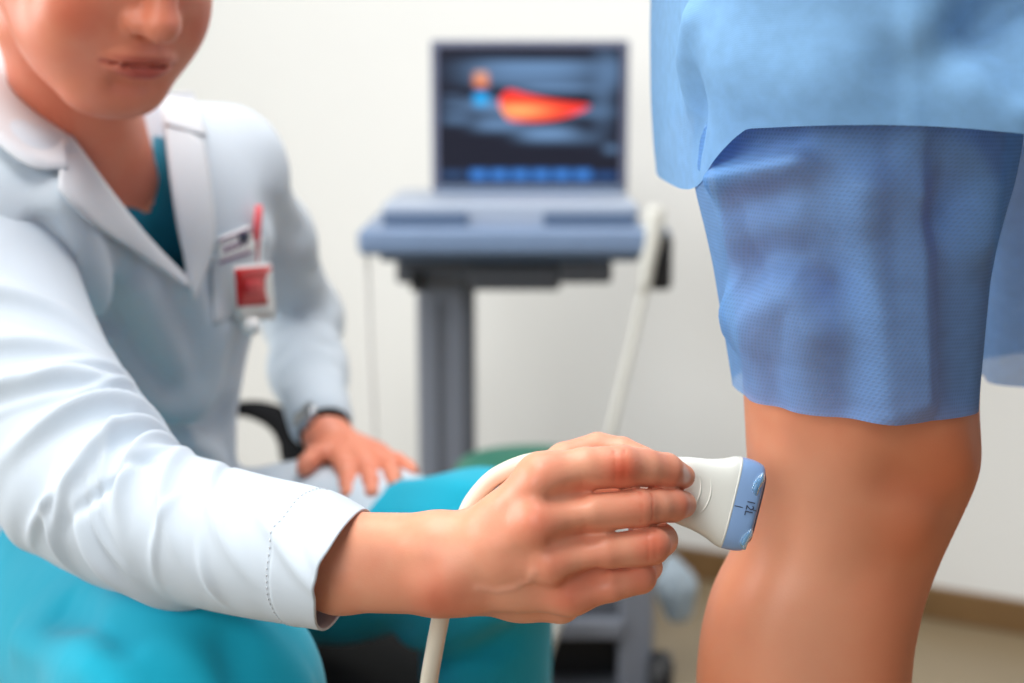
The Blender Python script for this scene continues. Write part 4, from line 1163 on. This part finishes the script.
# lower frame
cbox('lower_shelf', 395, 596, 628, 622, 2.30, .34, M['darkgrey'], b=.006)
cbox('frame_bar', 395, 622, 628, 640, 2.27, .03, M['midgrey'], b=.005); cbox('frame_post', 624, 574, 660, 712, 2.28, .05, M['midgrey'], b=.008); cbox('frame_post', 395, 600, 415, 712, 2.28, .05, M['midgrey'], b=.006)
cbox('inner_panel', 410, 638, 628, 706, 2.36, .25, M['black'], b=.003)
cbox('base_plate', 380, 704, 672, 722, 2.24, .46, M['darkgrey'], b=.010)
for x in (388, 664):
    for y in (2.27, 2.66):
        c = np.array([X_(x, 2.3), y, .050]); V, F = sweep([c + np.array([-.014, 0, 0]), c + np.array([-.012, 0, 0]), c + np.array([.012, 0, 0]), c + np.array([.014, 0, 0])], [.040, .048, .048, .040], 24)
        cw = mesh('caster', V, F, M['black'], cart)
        box('caster_fork', c[0] - .02, c[0] + .02, c[1] - .012, c[1] + .030, .085, Z_(722, 2.24) + .004, M['darkgrey'], cw, .003)
# holder and the spare probe with its cable
hold = cbox('probe_holder', 649, 236, 672, 291, 2.30, .07, M['black'], b=.010)
cbox('holder_rim', 632, 230, 670, 242, 2.31, .10, M['bluedark'], hold, b=.006)
spare = thing('spare_ultrasound_probe', 'white spare probe hanging in the holder beside the ultrasound tray', 'probe', W(648, 280, 2.27))
V, F = sweep(np.array([WY(656, 206, 2.29), WY(655, 213, 2.29), WY(653, 235, 2.29), WY(648, 262, 2.285), WY(645, 285, 2.285), WY(643, 296, 2.285)]), [.012, .016, .0155, .0125, .011, .007], 20); mesh('housing', V, F, M['greycable'], spare)
sw = [WY(643, 294, 2.285), WY(634, 335, 2.28), WY(622, 385, 2.27), WY(611, 430, 2.26), WY(590, 520, 2.255), WY(568, 595, 2.25), WY(552, 640, 2.245), WY(537, 690, 2.24), WY(528, 730, 2.235)]
sw += [np.array([sw[-1][0] - .03, 2.235, .012]), np.array([-.10, 2.225, .012])]
V, F = sweep(spline(sw, 90), .0075, 12); mesh('cable', V, F, M['greycable'], spare)
lw = [WY(366, 250, 2.30), WY(368, 320, 2.31), WY(372, 400, 2.32), WY(376, 480, 2.33), WY(380, 600, 2.34), WY(384, 700, 2.36)]
V, F = sweep(spline(lw, 40), .0055, 10); mesh('hanging_cable', V, F, M['white'], cart)

# pale blue bag beside the frame post
BG = Field(); BG.chain([WY(672, 562, 2.36), WY(676, 585, 2.36), WY(678, 608, 2.36)], [.012, .030, .026], .03)
for k in range(5): BG.bump([WY(662 + 8 * k, 566, 2.33), WY(664 + 8 * k, 620, 2.33)], .004 * (-1) ** k, .006)
c = WY(675, 592, 2.36); P, q = extract(BG, c - .11, c + .11, .005)
mesh('plastic_bag', P, q, M['bagblue'], None, label='pale blue plastic bag hanging on the cart frame post', cat='bag')

# round green stool behind the held probe
st = thing('round_stool', 'round stool with green vinyl seat behind the hand and thigh', 'stool', (WY(535, 455, 1.9)[0], 1.9, 0))
SY = 1.9; sx, sz = WY(535, 455, SY)[0], WY(535, 456, SY)[2]


def lathe(prof, cx, cy, n=40):
    a = np.arange(n) * 2 * math.pi / n; V = np.concatenate([np.stack([cx + r * np.cos(a), cy + r * np.sin(a), np.full(n, z)], -1) for r, z in prof])
    F = [tuple(f) for f in grid_faces(len(prof), n, True)] + [tuple(range(n))[::-1], tuple((len(prof) - 1) * n + j for j in range(n))]
    return V, F


V, F = lathe([(.05, sz - .075), (.105, sz - .075), (.118, sz - .06), (.118, sz - .030), (.105, sz - .010), (.07, sz - .002), (.01, sz)], sx, SY); mesh('seat', V, F, M['green'], st)
V, F = lathe([(.022, .10), (.022, sz - .07)], sx, SY, 20); mesh('gas_lift', V, F, M['black'], st)
for k in range(5):
    a = k * 2 * math.pi / 5 + .3; e = np.array([sx + .22 * math.cos(a), SY + .22 * math.sin(a), .085])
    V, F = sweep([np.array([sx, SY, .11]), (np.array([sx, SY, .11]) + e) / 2, e], [.02, .017, .013], 10); lg = mesh('leg', V, F, M['black'], st)
    V, F = sweep([e + np.array([0, -.012, -.058]), e + np.array([0, .012, -.058])], .027, 16); mesh('caster', V, F, M['black'], lg)

# the doctor's chair
chz = to_world(Q(139, 577, 1.385))[2] - .10
chair = thing('office_chair', 'black padded swivel chair with curved armrest under the seated doctor', 'chair', (PEL[0], PEL[1], 0))
sea = Field(); sea.ell((PEL[0] + .05, PEL[1] + .0, chz - .035), (.27, .26, .055), k=.01)
P, q = extract(sea, (PEL[0] - .3, PEL[1] - .3, chz - .12), (PEL[0] + .4, PEL[1] + .3, chz + .04), .008); mesh('seat', P, q, M['blackpad'], chair)
V, F = lathe([(.028, .10), (.028, chz - .06)], PEL[0], PEL[1], 20); mesh('gas_lift', V, F, M['chrome'], chair)
for k in range(5):
    a = k * 2 * math.pi / 5 + .9; e = np.array([PEL[0] + .26 * math.cos(a), PEL[1] + .26 * math.sin(a), .085]); o_ = np.array([PEL[0], PEL[1], .12])
    V, F = sweep([o_, (o_ + e) / 2, e], [.026, .022, .016], 10); lg = mesh('leg', V, F, M['black'], chair)
    V, F = sweep([e + np.array([0, -.014, -.056]), e + np.array([0, .014, -.056])], .029, 16); mesh('caster', V, F, M['black'], lg)
ar = spline([WY(205, 412, 1.78), WY(232, 409, 1.78), WY(255, 410, 1.78), WY(276, 418, 1.77), WY(291, 432, 1.76), WY(300, 452, 1.75), WY(304, 490, 1.72), WY(300, 560, 1.66)], 60)
V, F = sweep(ar, np.interp(np.linspace(0, 1, 60), [0, .2, .5, .7, 1], [.009, .010, .019, .026, .022]), 14); mesh('armrest', V, F, M['blackpad'], chair)
bkx = [WY(205, 412, 1.78), WY(170, 415, 1.80), WY(110, 430, 1.82), WY(40, 470, 1.80)]
V, F = sweep(spline(bkx, 30), .012, 12); mesh('back_bar', V, F, M['blackpad'], chair)
# whole scene is real size; nothing is parented to the camera
